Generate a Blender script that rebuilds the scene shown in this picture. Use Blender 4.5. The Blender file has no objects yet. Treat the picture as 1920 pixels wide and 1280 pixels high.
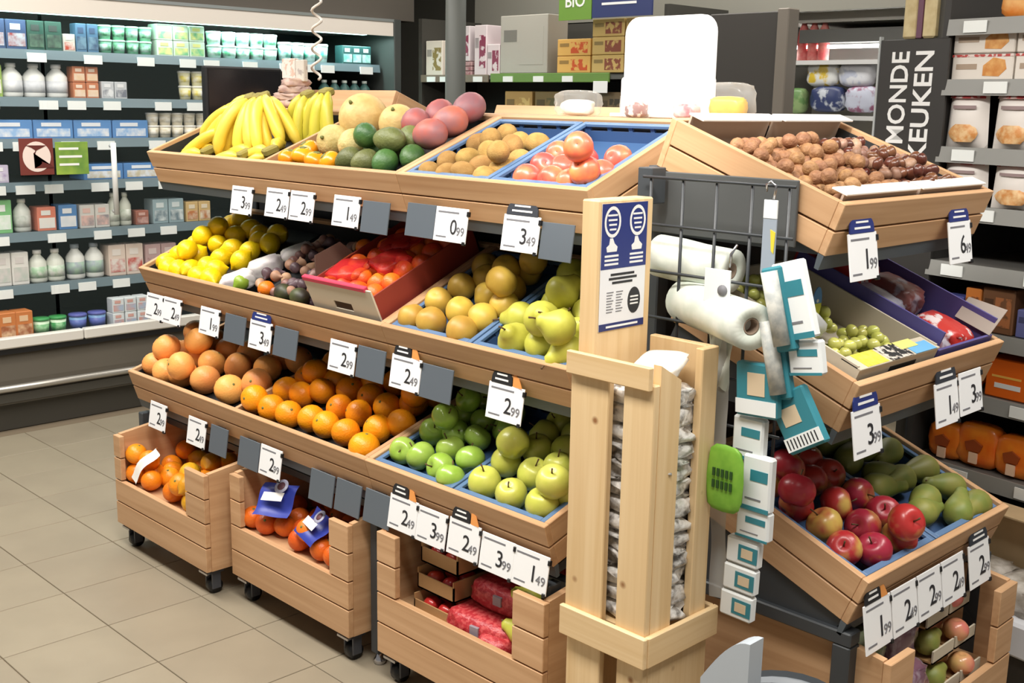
import bpy, bmesh, math, random
from mathutils import Vector, Matrix, Euler
random.seed(11)
scene = bpy.context.scene
col = scene.collection
PI = math.pi

# ---------------------------------------------------------------- camera
cam_data = bpy.data.cameras.new('camera')
cam_data.sensor_width = 36.0
cam_data.lens = 40.336
cam_data.clip_start = 0.05
camera = bpy.data.objects.new('camera', cam_data)
col.objects.link(camera)
CAM_H = 1.5012
yaw, pitch, roll = -0.792821451, -0.20493518, 0.017902085
fw = Vector((math.sin(yaw)*math.cos(pitch), math.cos(yaw)*math.cos(pitch), math.sin(pitch)))
rt = Vector((math.cos(yaw), -math.sin(yaw), 0.0))
up = rt.cross(fw)
rt2 = rt*math.cos(roll) + up*math.sin(roll)
up2 = up*math.cos(roll) - rt*math.sin(roll)
camera.matrix_world = Matrix(((rt2.x, up2.x, -fw.x, 0), (rt2.y, up2.y, -fw.y, 0), (rt2.z, up2.z, -fw.z, CAM_H), (0, 0, 0, 1)))
scene.camera = camera

# ---------------------------------------------------------------- world, lights, exposure
world = bpy.data.worlds.new('world')
scene.world = world
world.use_nodes = True
bgn = world.node_tree.nodes['Background']
bgn.inputs[0].default_value = (1.0, 0.97, 0.93, 1)
bgn.inputs[1].default_value = 0.26
scene.view_settings.view_transform = 'Standard'
scene.view_settings.look = 'None'
scene.view_settings.exposure = 0.0
scene.view_settings.gamma = 1.0
scene.view_settings.use_curve_mapping = False

def area(name, loc, sx, sy, power, rot=(0, 0, 0), color=(1, 0.96, 0.9)):
    l = bpy.data.lights.new(name, 'AREA')
    l.shape = 'RECTANGLE'; l.size = sx; l.size_y = sy; l.energy = power; l.color = color
    o = bpy.data.objects.new(name, l); col.objects.link(o)
    o.location = loc; o.rotation_euler = rot
    return o
# ceiling luminaires of the sales floor
AISLE = [(-3.6, 0.85, 2.75, 2.4, 0.5, 84), (-1.2, 0.85, 2.75, 2.0, 0.5, 80), (-0.1, 2.6, 2.75, 0.5, 2.2, 56),
         (-3.3, 4.0, 2.75, 2.6, 0.4, 40), (-4.3, 2.2, 2.75, 0.4, 2.4, 22)]
for i_, (x_, y_, z_, a_, b_, p_) in enumerate(AISLE):
    area('ceiling_lamp_light', (x_, y_, z_), a_, b_, p_)
spot = bpy.data.lights.new('spotlight', 'SPOT')
spot.energy = 150; spot.spot_size = math.radians(34); spot.spot_blend = 0.6; spot.shadow_soft_size = 0.06; spot.color = (1, 0.96, 0.9)
spot_o = bpy.data.objects.new('spotlight', spot); col.objects.link(spot_o)
spot_o.location = (-1.15, 0.95, 2.7)
spot_o.rotation_euler = (Vector((-1.75, 2.25, 1.5)) - Vector(spot_o.location)).to_track_quat('-Z', 'Y').to_euler()

# ---------------------------------------------------------------- materials
def lin(c):
    return tuple(((v/255.0)/12.92 if v/255.0 <= 0.04045 else (((v/255.0)+0.055)/1.055)**2.4) for v in c)
MATS = {}
def mat(name, rgb, rough=0.5, metal=0.0, var=0.0, scale=12.0, bump=0.0, bscale=60.0, spec=0.5, rgb2=None, objvar=0.0, alpha=None, coat=0.0, trans=0.0, emit=None, estr=0.0, ramp=(0.35, 0.65)):
    if name in MATS: return MATS[name]
    m = bpy.data.materials.new(name); m.use_nodes = True
    nt = m.node_tree; b = nt.nodes['Principled BSDF']
    c = lin(rgb)
    b.inputs['Base Color'].default_value = (*c, 1)
    b.inputs['Roughness'].default_value = rough
    b.inputs['Metallic'].default_value = metal
    b.inputs['Specular IOR Level'].default_value = spec
    b.inputs['Coat Weight'].default_value = coat
    b.inputs['Transmission Weight'].default_value = trans
    if emit:
        b.inputs['Emission Color'].default_value = (*lin(emit), 1); b.inputs['Emission Strength'].default_value = estr
    if alpha is not None: b.inputs['Alpha'].default_value = alpha
    tc = nt.nodes.new('ShaderNodeTexCoord')
    out = None
    if var > 0 or rgb2:
        n = nt.nodes.new('ShaderNodeTexNoise'); n.inputs['Scale'].default_value = scale; n.inputs['Detail'].default_value = 3
        vadd = nt.nodes.new('ShaderNodeVectorMath'); vadd.operation = 'ADD'
        oi = nt.nodes.new('ShaderNodeObjectInfo')
        mul = nt.nodes.new('ShaderNodeMath'); mul.operation = 'MULTIPLY'; mul.inputs[1].default_value = 37.0
        nt.links.new(oi.outputs['Random'], mul.inputs[0])
        nt.links.new(tc.outputs['Object'], vadd.inputs[0]); nt.links.new(mul.outputs[0], vadd.inputs[1])
        nt.links.new(vadd.outputs[0], n.inputs['Vector'])
        r = nt.nodes.new('ShaderNodeValToRGB')
        c2 = lin(rgb2) if rgb2 else tuple(max(0, v*(1-var)) for v in c)
        c1 = c if rgb2 else tuple(min(1, v*(1+var*0.5)) for v in c)
        r.color_ramp.elements[0].position = ramp[0]; r.color_ramp.elements[1].position = ramp[1]
        r.color_ramp.elements[0].color = (*c1, 1); r.color_ramp.elements[1].color = (*c2, 1)
        nt.links.new(n.outputs['Fac'], r.inputs['Fac'])
        out = r.outputs['Color']
    if objvar > 0:
        oi2 = nt.nodes.new('ShaderNodeObjectInfo')
        hsv = nt.nodes.new('ShaderNodeHueSaturation')
        mr = nt.nodes.new('ShaderNodeMapRange'); mr.inputs['To Min'].default_value = 1-objvar; mr.inputs['To Max'].default_value = 1+objvar
        mh = nt.nodes.new('ShaderNodeMapRange'); mh.inputs['To Min'].default_value = 0.5-objvar*0.07; mh.inputs['To Max'].default_value = 0.5+objvar*0.07
        nt.links.new(oi2.outputs['Random'], mr.inputs['Value']); nt.links.new(oi2.outputs['Random'], mh.inputs['Value'])
        nt.links.new(mr.outputs[0], hsv.inputs['Value']); nt.links.new(mh.outputs[0], hsv.inputs['Hue'])
        if out: nt.links.new(out, hsv.inputs['Color'])
        else: hsv.inputs['Color'].default_value = (*c, 1)
        out = hsv.outputs['Color']
    if out: nt.links.new(out, b.inputs['Base Color'])
    if bump > 0:
        n2 = nt.nodes.new('ShaderNodeTexNoise'); n2.inputs['Scale'].default_value = bscale; n2.inputs['Detail'].default_value = 2
        bp_ = nt.nodes.new('ShaderNodeBump'); bp_.inputs['Strength'].default_value = bump; bp_.inputs['Distance'].default_value = 0.004
        nt.links.new(tc.outputs['Object'], n2.inputs['Vector']); nt.links.new(n2.outputs['Fac'], bp_.inputs['Height'])
        nt.links.new(bp_.outputs['Normal'], b.inputs['Normal'])
    MATS[name] = m
    return m
def wood(name, c1, c2, axis='x', rough=0.5, knots=False, dens=1.0):
    if name in MATS: return MATS[name]
    m = bpy.data.materials.new(name); m.use_nodes = True
    nt = m.node_tree; b = nt.nodes['Principled BSDF']; b.inputs['Roughness'].default_value = rough
    b.inputs['Specular IOR Level'].default_value = 0.35
    tc = nt.nodes.new('ShaderNodeTexCoord'); mp = nt.nodes.new('ShaderNodeMapping')
    s = {'x': (1.6, 45, 45), 'y': (45, 1.6, 45), 'z': (45, 45, 1.6)}[axis]
    mp.inputs['Scale'].default_value = tuple(v*dens for v in s)
    oi = nt.nodes.new('ShaderNodeObjectInfo'); va = nt.nodes.new('ShaderNodeVectorMath'); va.operation = 'ADD'
    mu = nt.nodes.new('ShaderNodeMath'); mu.operation = 'MULTIPLY'; mu.inputs[1].default_value = 23.0
    nt.links.new(oi.outputs['Random'], mu.inputs[0]); nt.links.new(tc.outputs['Object'], va.inputs[0]); nt.links.new(mu.outputs[0], va.inputs[1])
    nt.links.new(va.outputs[0], mp.inputs['Vector'])
    n = nt.nodes.new('ShaderNodeTexNoise'); n.inputs['Scale'].default_value = 1.0; n.inputs['Detail'].default_value = 4; n.inputs['Distortion'].default_value = 0.4
    nt.links.new(mp.outputs['Vector'], n.inputs['Vector'])
    r = nt.nodes.new('ShaderNodeValToRGB'); r.color_ramp.elements[0].position = 0.3; r.color_ramp.elements[1].position = 0.72
    r.color_ramp.elements[0].color = (*lin(c1), 1); r.color_ramp.elements[1].color = (*lin(c2), 1)
    nt.links.new(n.outputs['Fac'], r.inputs['Fac'])
    colr = r.outputs['Color']
    if knots:
        vo = nt.nodes.new('ShaderNodeTexVoronoi'); vo.inputs['Scale'].default_value = 9
        nt.links.new(va.outputs[0], vo.inputs['Vector'])
        rr = nt.nodes.new('ShaderNodeValToRGB'); rr.color_ramp.elements[0].position = 0.03; rr.color_ramp.elements[1].position = 0.09
        rr.color_ramp.elements[0].color = (1, 1, 1, 1); rr.color_ramp.elements[1].color = (0, 0, 0, 1)
        nt.links.new(vo.outputs['Distance'], rr.inputs['Fac'])
        mx = nt.nodes.new('ShaderNodeMix'); mx.data_type = 'RGBA'
        nt.links.new(rr.outputs['Color'], mx.inputs[0]); nt.links.new(colr, mx.inputs[6]); mx.inputs[7].default_value = (*lin((150, 105, 66)), 1)
        colr = mx.outputs[2]
    hsv = nt.nodes.new('ShaderNodeHueSaturation')
    mr = nt.nodes.new('ShaderNodeMapRange'); mr.inputs['To Min'].default_value = 0.93; mr.inputs['To Max'].default_value = 1.07
    nt.links.new(oi.outputs['Random'], mr.inputs['Value']); nt.links.new(mr.outputs[0], hsv.inputs['Value'])
    nt.links.new(colr, hsv.inputs['Color']); nt.links.new(hsv.outputs['Color'], b.inputs['Base Color'])
    bm_ = nt.nodes.new('ShaderNodeBump'); bm_.inputs['Strength'].default_value = 0.12; bm_.inputs['Distance'].default_value = 0.002
    nt.links.new(n.outputs['Fac'], bm_.inputs['Height']); nt.links.new(bm_.outputs['Normal'], b.inputs['Normal'])
    MATS[name] = m
    return m
def clear_film(name, rgb=(235, 240, 240), alpha=0.25, rough=0.15, edge=0.45):
    if name in MATS: return MATS[name]
    m = bpy.data.materials.new(name); m.use_nodes = True
    nt = m.node_tree; nt.nodes.remove(nt.nodes['Principled BSDF'])
    o = nt.nodes['Material Output']
    t = nt.nodes.new('ShaderNodeBsdfTransparent'); g = nt.nodes.new('ShaderNodeBsdfPrincipled')
    g.inputs['Base Color'].default_value = (*lin(rgb), 1); g.inputs['Roughness'].default_value = rough
    lw = nt.nodes.new('ShaderNodeLayerWeight'); lw.inputs['Blend'].default_value = 0.25
    mr = nt.nodes.new('ShaderNodeMapRange'); mr.inputs['To Min'].default_value = alpha; mr.inputs['To Max'].default_value = min(1, alpha+edge)
    nt.links.new(lw.outputs['Facing'], mr.inputs['Value'])
    mx = nt.nodes.new('ShaderNodeMixShader')
    nt.links.new(mr.outputs[0], mx.inputs[0]); nt.links.new(t.outputs[0], mx.inputs[1]); nt.links.new(g.outputs[0], mx.inputs[2])
    nt.links.new(mx.outputs[0], o.inputs['Surface'])
    MATS[name] = m
    return m

# ---------------------------------------------------------------- geometry helpers
class G:
    """collects faces of one mesh"""
    def __init__(s): s.v = []; s.f = []; s.m = []; s.sm = []; s.M = None
    def _add(s, vs, fs, mi=0, smooth=False):
        n = len(s.v)
        s.v += [tuple(s.M @ Vector(v)) if s.M is not None else tuple(v) for v in vs]
        for f in fs: s.f.append([n+i for i in f]); s.m.append(mi); s.sm.append(smooth)
        return s
    def box(s, x0, x1, y0, y1, z0, z1, mi=0, ch=0.0):
        if ch > 0: return s.cbox(x0, x1, y0, y1, z0, z1, ch, mi)
        vs = [(x0,y0,z0),(x1,y0,z0),(x1,y1,z0),(x0,y1,z0),(x0,y0,z1),(x1,y0,z1),(x1,y1,z1),(x0,y1,z1)]
        return s._add(vs, [(0,3,2,1),(4,5,6,7),(0,1,5,4),(1,2,6,5),(2,3,7,6),(3,0,4,7)], mi)
    def cbox(s, x0, x1, y0, y1, z0, z1, c, mi=0):
        cx, cy, cz = (x0+x1)/2, (y0+y1)/2, (z0+z1)/2; hx, hy, hz = abs(x1-x0)/2, abs(y1-y0)/2, abs(z1-z0)/2
        c = min(c, hx*.45, hy*.45, hz*.45)
        vs = []; idx = {}
        for sx in (-1,1):
            for sy in (-1,1):
                for sz in (-1,1):
                    for k in 'xyz':
                        h = [hx-c, hy-c, hz-c]; h['xyz'.index(k)] = (hx, hy, hz)['xyz'.index(k)]
                        idx[(sx,sy,sz,k)] = len(vs); vs.append((cx+sx*h[0], cy+sy*h[1], cz+sz*h[2]))
        fs = []
        o = [(-1,-1),(1,-1),(1,1),(-1,1)]
        for g in (-1,1):
            fs.append([idx[(g,a,b,'x')] for a,b in o]); fs.append([idx[(a,g,b,'y')] for a,b in o]); fs.append([idx[(a,b,g,'z')] for a,b in o])
        for a in (-1,1):
            for b in (-1,1):
                fs.append([idx[(a,b,-1,'x')], idx[(a,b,1,'x')], idx[(a,b,1,'y')], idx[(a,b,-1,'y')]])
                fs.append([idx[(a,-1,b,'x')], idx[(a,1,b,'x')], idx[(a,1,b,'z')], idx[(a,-1,b,'z')]])
                fs.append([idx[(-1,a,b,'y')], idx[(1,a,b,'y')], idx[(1,a,b,'z')], idx[(-1,a,b,'z')]])
                for g in (-1,1): fs.append([idx[(a,b,g,'x')], idx[(a,b,g,'y')], idx[(a,b,g,'z')]])
        ctr = Vector((cx,cy,cz)); out = []
        for f in fs:
            p = [Vector(vs[i]) for i in f]; nrm = (p[1]-p[0]).cross(p[2]-p[0]); fc = sum(p, Vector())/len(p)
            out.append(f if nrm.dot(fc-ctr) > 0 else f[::-1])
        return s._add(vs, out, mi)
    def prism(s, poly, axis, lo, hi, mi=0, smooth=False):
        """poly: 2D outline; axis: the axis it is pushed along"""
        def P(a, b, t): return {'x': (t,a,b), 'y': (a,t,b), 'z': (a,b,t)}[axis]
        n = len(poly); vs = [P(a,b,lo) for a,b in poly]+[P(a,b,hi) for a,b in poly]
        fs = [[i,(i+1)%n,n+(i+1)%n,n+i] for i in range(n)]
        s._add(vs, fs, mi, smooth)
        return s._add(vs, [list(range(n))[::-1], list(range(n,2*n))], mi)
    def tube(s, path, r, n=8, mi=0, cap=True, smooth=True, squash=1.0):
        path = [Vector(p) for p in path]; k = len(path)
        rr = r if isinstance(r, (list, tuple)) else [r]*k
        t0 = (path[1]-path[0]).normalized(); ref = Vector((0,0,1)) if abs(t0.z) < 0.9 else Vector((1,0,0))
        u = t0.cross(ref).normalized(); vs = []
        for i, p in enumerate(path):
            t = (path[min(i+1,k-1)]-path[max(i-1,0)]).normalized()
            u = (u - t*u.dot(t)).normalized(); w = t.cross(u)
            for j in range(n):
                a = 2*PI*j/n; vs.append(p + u*math.cos(a)*rr[i] + w*math.sin(a)*rr[i]*squash)
        fs = [[i*n+j, i*n+(j+1)%n, (i+1)*n+(j+1)%n, (i+1)*n+j] for i in range(k-1) for j in range(n)]
        if cap: fs += [list(range(n))[::-1], list(range((k-1)*n, k*n))]
        return s._add(vs, fs, mi, smooth)
    def lathe(s, prof, n=16, mi=0, smooth=True, wob=None, ctr=(0,0,0)):
        """prof: (r, z) from bottom to top around z"""
        vs = []; k = len(prof)
        for i, (r, z) in enumerate(prof):
            for j in range(n):
                a = 2*PI*j/n; q = r*(wob(a, z) if wob else 1.0)
                vs.append((ctr[0]+q*math.cos(a), ctr[1]+q*math.sin(a), ctr[2]+z))
        fs = [[i*n+j, i*n+(j+1)%n, (i+1)*n+(j+1)%n, (i+1)*n+j] for i in range(k-1) for j in range(n)]
        if prof[0][0] > 1e-6: fs.append(list(range(n))[::-1])
        if prof[-1][0] > 1e-6: fs.append(list(range((k-1)*n, k*n)))
        return s._add(vs, fs, mi, smooth)
    def grid(s, fn, nu, nv, mi=0, smooth=True):
        vs = [fn(i/nu, j/nv) for j in range(nv+1) for i in range(nu+1)]
        fs = [[j*(nu+1)+i, j*(nu+1)+i+1, (j+1)*(nu+1)+i+1, (j+1)*(nu+1)+i] for j in range(nv) for i in range(nu)]
        return s._add(vs, fs, mi, smooth)
    def mesh(s, name, mats):
        me = bpy.data.meshes.new(name)
        me.from_pydata(s.v, [], s.f)
        for m in (mats if isinstance(mats, (list, tuple)) else [mats]): me.materials.append(m)
        me.polygons.foreach_set('material_index', s.m); me.polygons.foreach_set('use_smooth', s.sm)
        me.update()
        return me
def put(name, me, parent=None, M=None, label=None, cat=None, group=None, kind=None):
    o = bpy.data.objects.new(name, me); col.objects.link(o)
    if parent is not None: o.parent = parent
    if M is not None: o.matrix_local = M if isinstance(M, Matrix) else Matrix.Translation(M)
    tag(o, label, cat, group, kind)
    return o
def tag(o, label=None, cat=None, group=None, kind=None):
    if label: o['label'] = label
    if cat: o['category'] = cat
    if group: o['group'] = group
    if kind: o['kind'] = kind
    return o
def thing(name, label, cat, M=None, group=None):
    return put(name, None, None, M, label, cat, group)
def dup(root, M=None, label=None):
    r = root.copy(); col.objects.link(r)
    if M is not None: r.matrix_world = M
    if label: r['label'] = label
    for ch in list(root.children):
        c = ch.copy(); col.objects.link(c); c.parent = r
        for g in ch.children:
            d = g.copy(); col.objects.link(d); d.parent = c
    return r
def part(name, g, mats, parent, M=None, label=None, kind=None):
    return put(name, g.mesh(name, mats), parent, M, label, None, None, kind)
def T(x, y, z, rx=0, ry=0, rz=0, s=1.0):
    return Matrix.Translation((x, y, z)) @ Euler((rx, ry, rz)).to_matrix().to_4x4() @ (Matrix.Diagonal((*(s if isinstance(s, tuple) else (s, s, s)), 1)))
ORD = 'first second third fourth fifth sixth seventh eighth ninth tenth eleventh twelfth thirteenth fourteenth fifteenth sixteenth seventeenth eighteenth nineteenth twentieth'.split()
TENS = {20: 'twenty', 30: 'thirty', 40: 'forty', 50: 'fifty', 60: 'sixty', 70: 'seventy', 80: 'eighty', 90: 'ninety'}
def nth(i):
    if i <= 20: return ORD[i-1]
    if i % 10 == 0: return TENS[i//10*10][:-1]+'ieth' if i < 100 else 'hundredth'
    return TENS[i//10*10]+'-'+ORD[i % 10-1]
TXT = {}
def text_mesh(t, size, m, bold=0.0, align='CENTER', depth=0.0004):
    key = (t, round(size, 4), m.name, bold, align)
    if key in TXT: return TXT[key]
    c = bpy.data.curves.new('lettering', 'FONT'); c.body = t; c.size = size; c.align_x = align; c.align_y = 'CENTER'; c.offset = bold; c.extrude = depth; c.resolution_u = 3
    o = bpy.data.objects.new('lettering', c); col.objects.link(o)
    dg = bpy.context.evaluated_depsgraph_get(); dg.update()
    me = bpy.data.meshes.new_from_object(o.evaluated_get(dg)); me.name = 'lettering'
    me.materials.clear(); me.materials.append(m)
    bpy.data.objects.remove(o); bpy.data.curves.remove(c)
    TXT[key] = me
    return me
# ---------------------------------------------------------------- lettering is prepared first
M_INK = mat('ink_black', (38, 38, 42), 0.6)
M_INKG = mat('ink_grey', (120, 120, 125), 0.6)
M_WHITEINK = mat('ink_white', (238, 238, 236), 0.5)
M_NAVYINK = mat('ink_navy', (38, 48, 105), 0.5)
for d_ in '01236': text_mesh(d_, 0.062, M_INK)
for w_, s_, m_ in (('99', 0.03, M_INKG), ('49', 0.03, M_INKG), ('MONDE', 0.115, M_WHITEINK), ('DKEUKEN', 0.115, M_WHITEINK), ('BIO', 0.13, M_WHITEINK)):
    text_mesh(w_, s_, m_, bold=0.002 if s_ > 0.1 else 0.0, align='LEFT' if s_ > 0.1 and w_ != 'BIO' else 'CENTER')

# ---------------------------------------------------------------- shared materials
OAK_X = wood('oak_laminate_x', (208, 168, 128), (186, 144, 104), 'x')
OAK_Y = wood('oak_laminate_y', (208, 168, 128), (186, 144, 104), 'y')
PINE_Z = wood('pine_z', (232, 204, 160), (214, 180, 130), 'z', knots=True)
PINE_X = wood('pine_x', (232, 204, 160), (214, 180, 130), 'x', knots=True)
PINE_Y = wood('pine_y', (232, 204, 160), (214, 180, 130), 'y', knots=True)
STEEL = mat('charcoal_steel', (62, 66, 70), 0.45, var=0.06)
STEEL_D = mat('dark_liner', (40, 42, 45), 0.55)
RAIL = mat('rail_grey', (84, 92, 98), 0.5)
CARD = mat('white_card', (240, 241, 242), 0.5)
HOLD = mat('grey_holder', (92, 100, 108), 0.45)
BLACKP = mat('black_plastic', (28, 28, 30), 0.4)
CHROME = mat('chrome', (200, 200, 205), 0.22, metal=1.0)
NAVY = mat('navy_print', (40, 52, 118), 0.45)
BLUEP = mat('blue_crate_plastic', (62, 92, 134), 0.45, objvar=0.05)
CARTON = mat('raw_carton', (196, 168, 128), 0.8, var=0.08)

# ---------------------------------------------------------------- floor
TS = 0.30; GX, GY = -2.674*0.9, 1.823*0.9
gr = mat('floor_grout', (126, 112, 92), 0.8)
fl = G().box(-9, 3, -2, 9, -0.06, -0.004)
m_far = bpy.data.materials.new('floor_far'); m_far.use_nodes = True
nt = m_far.node_tree; b = nt.nodes['Principled BSDF']; b.inputs['Roughness'].default_value = 0.45
tc = nt.nodes.new('ShaderNodeTexCoord'); mp = nt.nodes.new('ShaderNodeMapping'); mp.inputs['Location'].default_value = (-GX, -GY, 0)
br = nt.nodes.new('ShaderNodeTexBrick'); br.offset = 0.0; br.inputs['Scale'].default_value = 1.0
br.inputs['Brick Width'].default_value = TS; br.inputs['Row Height'].default_value = TS; br.inputs['Mortar Size'].default_value = 0.002
br.inputs['Color1'].default_value = (*lin((156, 144, 122)), 1); br.inputs['Color2'].default_value = (*lin((152, 140, 118)), 1); br.inputs['Mortar'].default_value = (*lin((126, 112, 92)), 1)
nt.links.new(tc.outputs['Object'], mp.inputs[0]); nt.links.new(mp.outputs[0], br.inputs['Vector']); nt.links.new(br.outputs['Color'], b.inputs['Base Color'])
floor = put('floor', fl.mesh('floor', gr), kind='structure')
TILE = mat('floor_tile', (150, 139, 120), 0.42, var=0.06, scale=5, objvar=0.025, spec=0.4)
h = TS/2-0.0016
tile_me = G().cbox(-h, h, -h, h, -0.012, 0, 0.0012).mesh('tile', TILE)
far_me = []
for i in range(-16, 10):
    for j in range(-4, 12):
        cx, cy = GX+(i+.5)*TS, GY+(j+.5)*TS
        # the tiles the photograph shows; the store floor beyond is laid in sheets
        near = (-5.25 < cx < -1.5 and 0.85 < cy < 2.75) or (-1.7 < cx < -0.1 and 1.0 < cy < 3.6)
        if near: put('tile', tile_me, floor, (cx, cy, 0))
def sheet(x0, x1, y0, y1):
    put('tile_sheet', G().box(x0, x1, y0, y1, -0.004, -0.0005).mesh('tile_sheet', m_far), floor)
sheet(-9, -5.4, -2, 9); sheet(-5.4, 3, 3.9, 9); sheet(-5.4, 3, -2, 0.7)

# ---------------------------------------------------------------- room shell
WALLM = mat('wall_paint', (150, 148, 138), 0.8)
CEILM = mat('ceiling_paint', (205, 203, 196), 0.85)
put('wall_back', G().box(-9, 3, 8.8, 8.9, 0, 3).mesh('wall_back', WALLM), kind='structure')
put('wall_left', G().box(-6.9, -6.8, -2, 8.8, 0, 3).mesh('wall_left', mat('wall_left_paint', (88, 82, 74), 0.8)), kind='structure')
put('ceiling', G().box(-9, 3, -2, 8.9, 3.0, 3.06).mesh('ceiling', CEILM), kind='structure')
FIXT = mat('lamp_housing', (230, 230, 228), 0.5)
for i_, (x_, y_, z_, a_, b_, p_) in enumerate(AISLE):
    t = thing('ceiling_lamp', 'long white ceiling lamp above the sales floor, %s in the ceiling plan' % nth(i_+1), 'lamp', (x_, y_, z_), 'ceiling lamps')
    part('housing', G().cbox(-a_/2-.03, a_/2+.03, -b_/2-.03, b_/2+.03, .02, .09, .01), FIXT, t)
    for sx in (-1, 1): part('hanger', G().box(sx*a_*.35-.004, sx*a_*.35+.004, -.004, .004, .09, .25), CHROME, t)
# soffit above the cooler and wall band behind the shelves
put('trim_1', G().box(-6.8, -5.20, 1.0, 4.30, 1.94, 3.0).mesh('trim_1', mat('soffit', (84, 78, 70), 0.7)), kind='structure')
put('wall_far', G().box(-6.8, 3.0, 5.3, 5.4, 0, 3.0).mesh('wall_far', mat('far_wall', (140, 138, 128), 0.8)), kind='structure')

# ---------------------------------------------------------------- wall cooler
FX = -5.15
t = thing('wall_cooler', 'long refrigerated wall cabinet with white front lip and glass doors beside the produce stand', 'cooler', (FX, 1.0, 0))
L_ = 3.12
TAUPE = mat('cooler_taupe', (92, 86, 76), 0.5); TAUPE_D = mat('cooler_plinth', (70, 67, 60), 0.55)
LIPW = mat('cooler_lip', (226, 222, 214), 0.4); CDARK = mat('cooler_inside', (34, 41, 45), 0.55)
part('plinth', G().box(-.85, -.05, 0, L_, 0, .13), TAUPE_D, t)
part('base_panel', G().prism([(-.85, .13), (0, .13), (.0, .24), (-.02, .36), (-.85, .36)], 'y', 0, L_), TAUPE, t)
part('bumper_rail', G().tube([(.012, 0, .205), (.012, L_, .205)], .016, 8), mat('bumper_metal', (176, 172, 164), 0.3, metal=.6), t)
part('lower_band', G().box(.0, .008, 0, L_, .14, .18), TAUPE_D, t)
for i in range(5):
    part('front_lip', G().cbox(-.03, .012, i*.63+.002, (i+1)*.63-.002 if i < 4 else L_, .385, .435, .006), LIPW, t)
part('lip_seal', G().box(-.04, .004, 0, L_, .36, .388), BLACKP, t)
part('deck', G().box(-.75, -.03, 0, L_, .36, .405), CDARK, t)
part('back_panel', G().box(-.8, -.75, 0, L_, .36, 1.95), CDARK, t)
part('canopy', G().prism([(-.8, 1.93), (-.8, 1.87), (-.12, 1.87), (-.02, 1.85), (.0, 1.85), (.0, 1.935), (-.8, 1.935)], 'y', 0, L_), mat('canopy_cream', (222, 214, 204), 0.45), t)
part('canopy_trim', G().box(0, .006, 0, L_, 1.925, 1.94), mat('canopy_metal', (150, 156, 156), 0.35, metal=.5), t)
part('light_strip', G().box(-.16, -.12, .1, L_-.1, 1.855, 1.869), mat('cooler_tube', (220, 255, 248), 0.5, emit=(200, 255, 242), estr=5.0), t)
for y_ in (-.03, L_-.01):
    part('end_panel', G().cbox(-.82, .01, y_, y_+.05, 0, 1.94, .004), mat('cooler_end', (62, 66, 64), 0.5), t)
SHZ = [.645, .884, 1.109, 1.302, 1.485, 1.692]
SHM = mat('cooler_shelf', (58, 70, 78), 0.4, metal=.3); SHR = mat('cooler_rail', (108, 126, 134), 0.35)
LBL = mat('shelf_label', (236, 240, 238), 0.5)
for k, z_ in enumerate(SHZ):
    s_ = part('shelf', G().box(-.70, -.11, .03, L_-.03, z_-.02, z_), SHM, t)
    part('price_rail', G().prism([(-.11, z_-.035), (-.092, z_-.038), (-.10, z_+.004), (-.11, z_+.004)], 'y', .03, L_-.03), SHR, s_)
    random.seed(40+k); y_ = .9
    while y_ < L_-.15:
        part('shelf_label', G().box(-.096, -.088, y_, y_+.085, z_-.050, z_-.010), LBL, s_)
        y_ += random.choice((.13, .17, .22, .26))
# mullions between the glass doors, and the doors
GLASS = clear_film('door_glass', (200, 225, 222), 0.012, 0.05, 0.06)
for i, (y0_, y1_) in enumerate(((.02, 1.13), (1.15, 2.30))):
    d_ = part('glass_door', G().box(.016, .022, y0_, y1_, .44, 1.85), GLASS, t)
    hy = y1_-.06 if i == 0 else None
h_ = part('door_handle', G().tube([(.05, 1.43, .96), (.05, 1.43, 1.29)], .013, 8).tube([(.02, 1.43, 1.275), (.052, 1.43, 1.275)], .009, 6).tube([(.02, 1.43, .975), (.052, 1.43, .975)], .009, 6), mat('handle_white', (226, 226, 222), 0.35), t)
# sticker with round mark on the door
st = put('door_sticker', G().cbox(0, .004, -.075, .075, -.08, .08, .001).mesh('door_sticker', mat('sticker_red', (116, 52, 44), 0.5)), None, T(FX+.023, 2.085, 1.232), 'square red-brown sticker with a pale round emblem on the cooler door', 'sticker')
g = G().prism([(.062*math.cos(2*PI*i/28), .066*math.sin(2*PI*i/28)) for i in range(28)], 'x', .004, .0055)
part('emblem_disc', g, mat('sticker_cream', (232, 214, 204), 0.5), st)
g = G().prism([(-.05+.02*math.sin(u*.9)+0.012*u-.0, .05-.011*u) for u in range(10)] + [(-.012+.026*math.sin(u*.8)+.004*u, -.05+.011*u) for u in range(10)], 'x', .0055, .0065)
part('emblem_figure', g, mat('sticker_figure', (96, 40, 34), 0.5), st)
sg = put('shelf_sign', G().cbox(0, .004, -.075, .075, -.075, .07, .001).mesh('shelf_sign', mat('sign_green', (98, 140, 62), 0.5, rgb2=(150, 178, 70), scale=9)), None, T(FX+.023, 2.245, 1.225), 'green door sign with white lines beside the red-brown sticker', 'sign')
for i in range(3): part('text_line', G().box(.004, .005, -.06, .03+.015*(i % 2), .035-.035*i, .045-.035*i), M_WHITEINK, sg)

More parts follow.
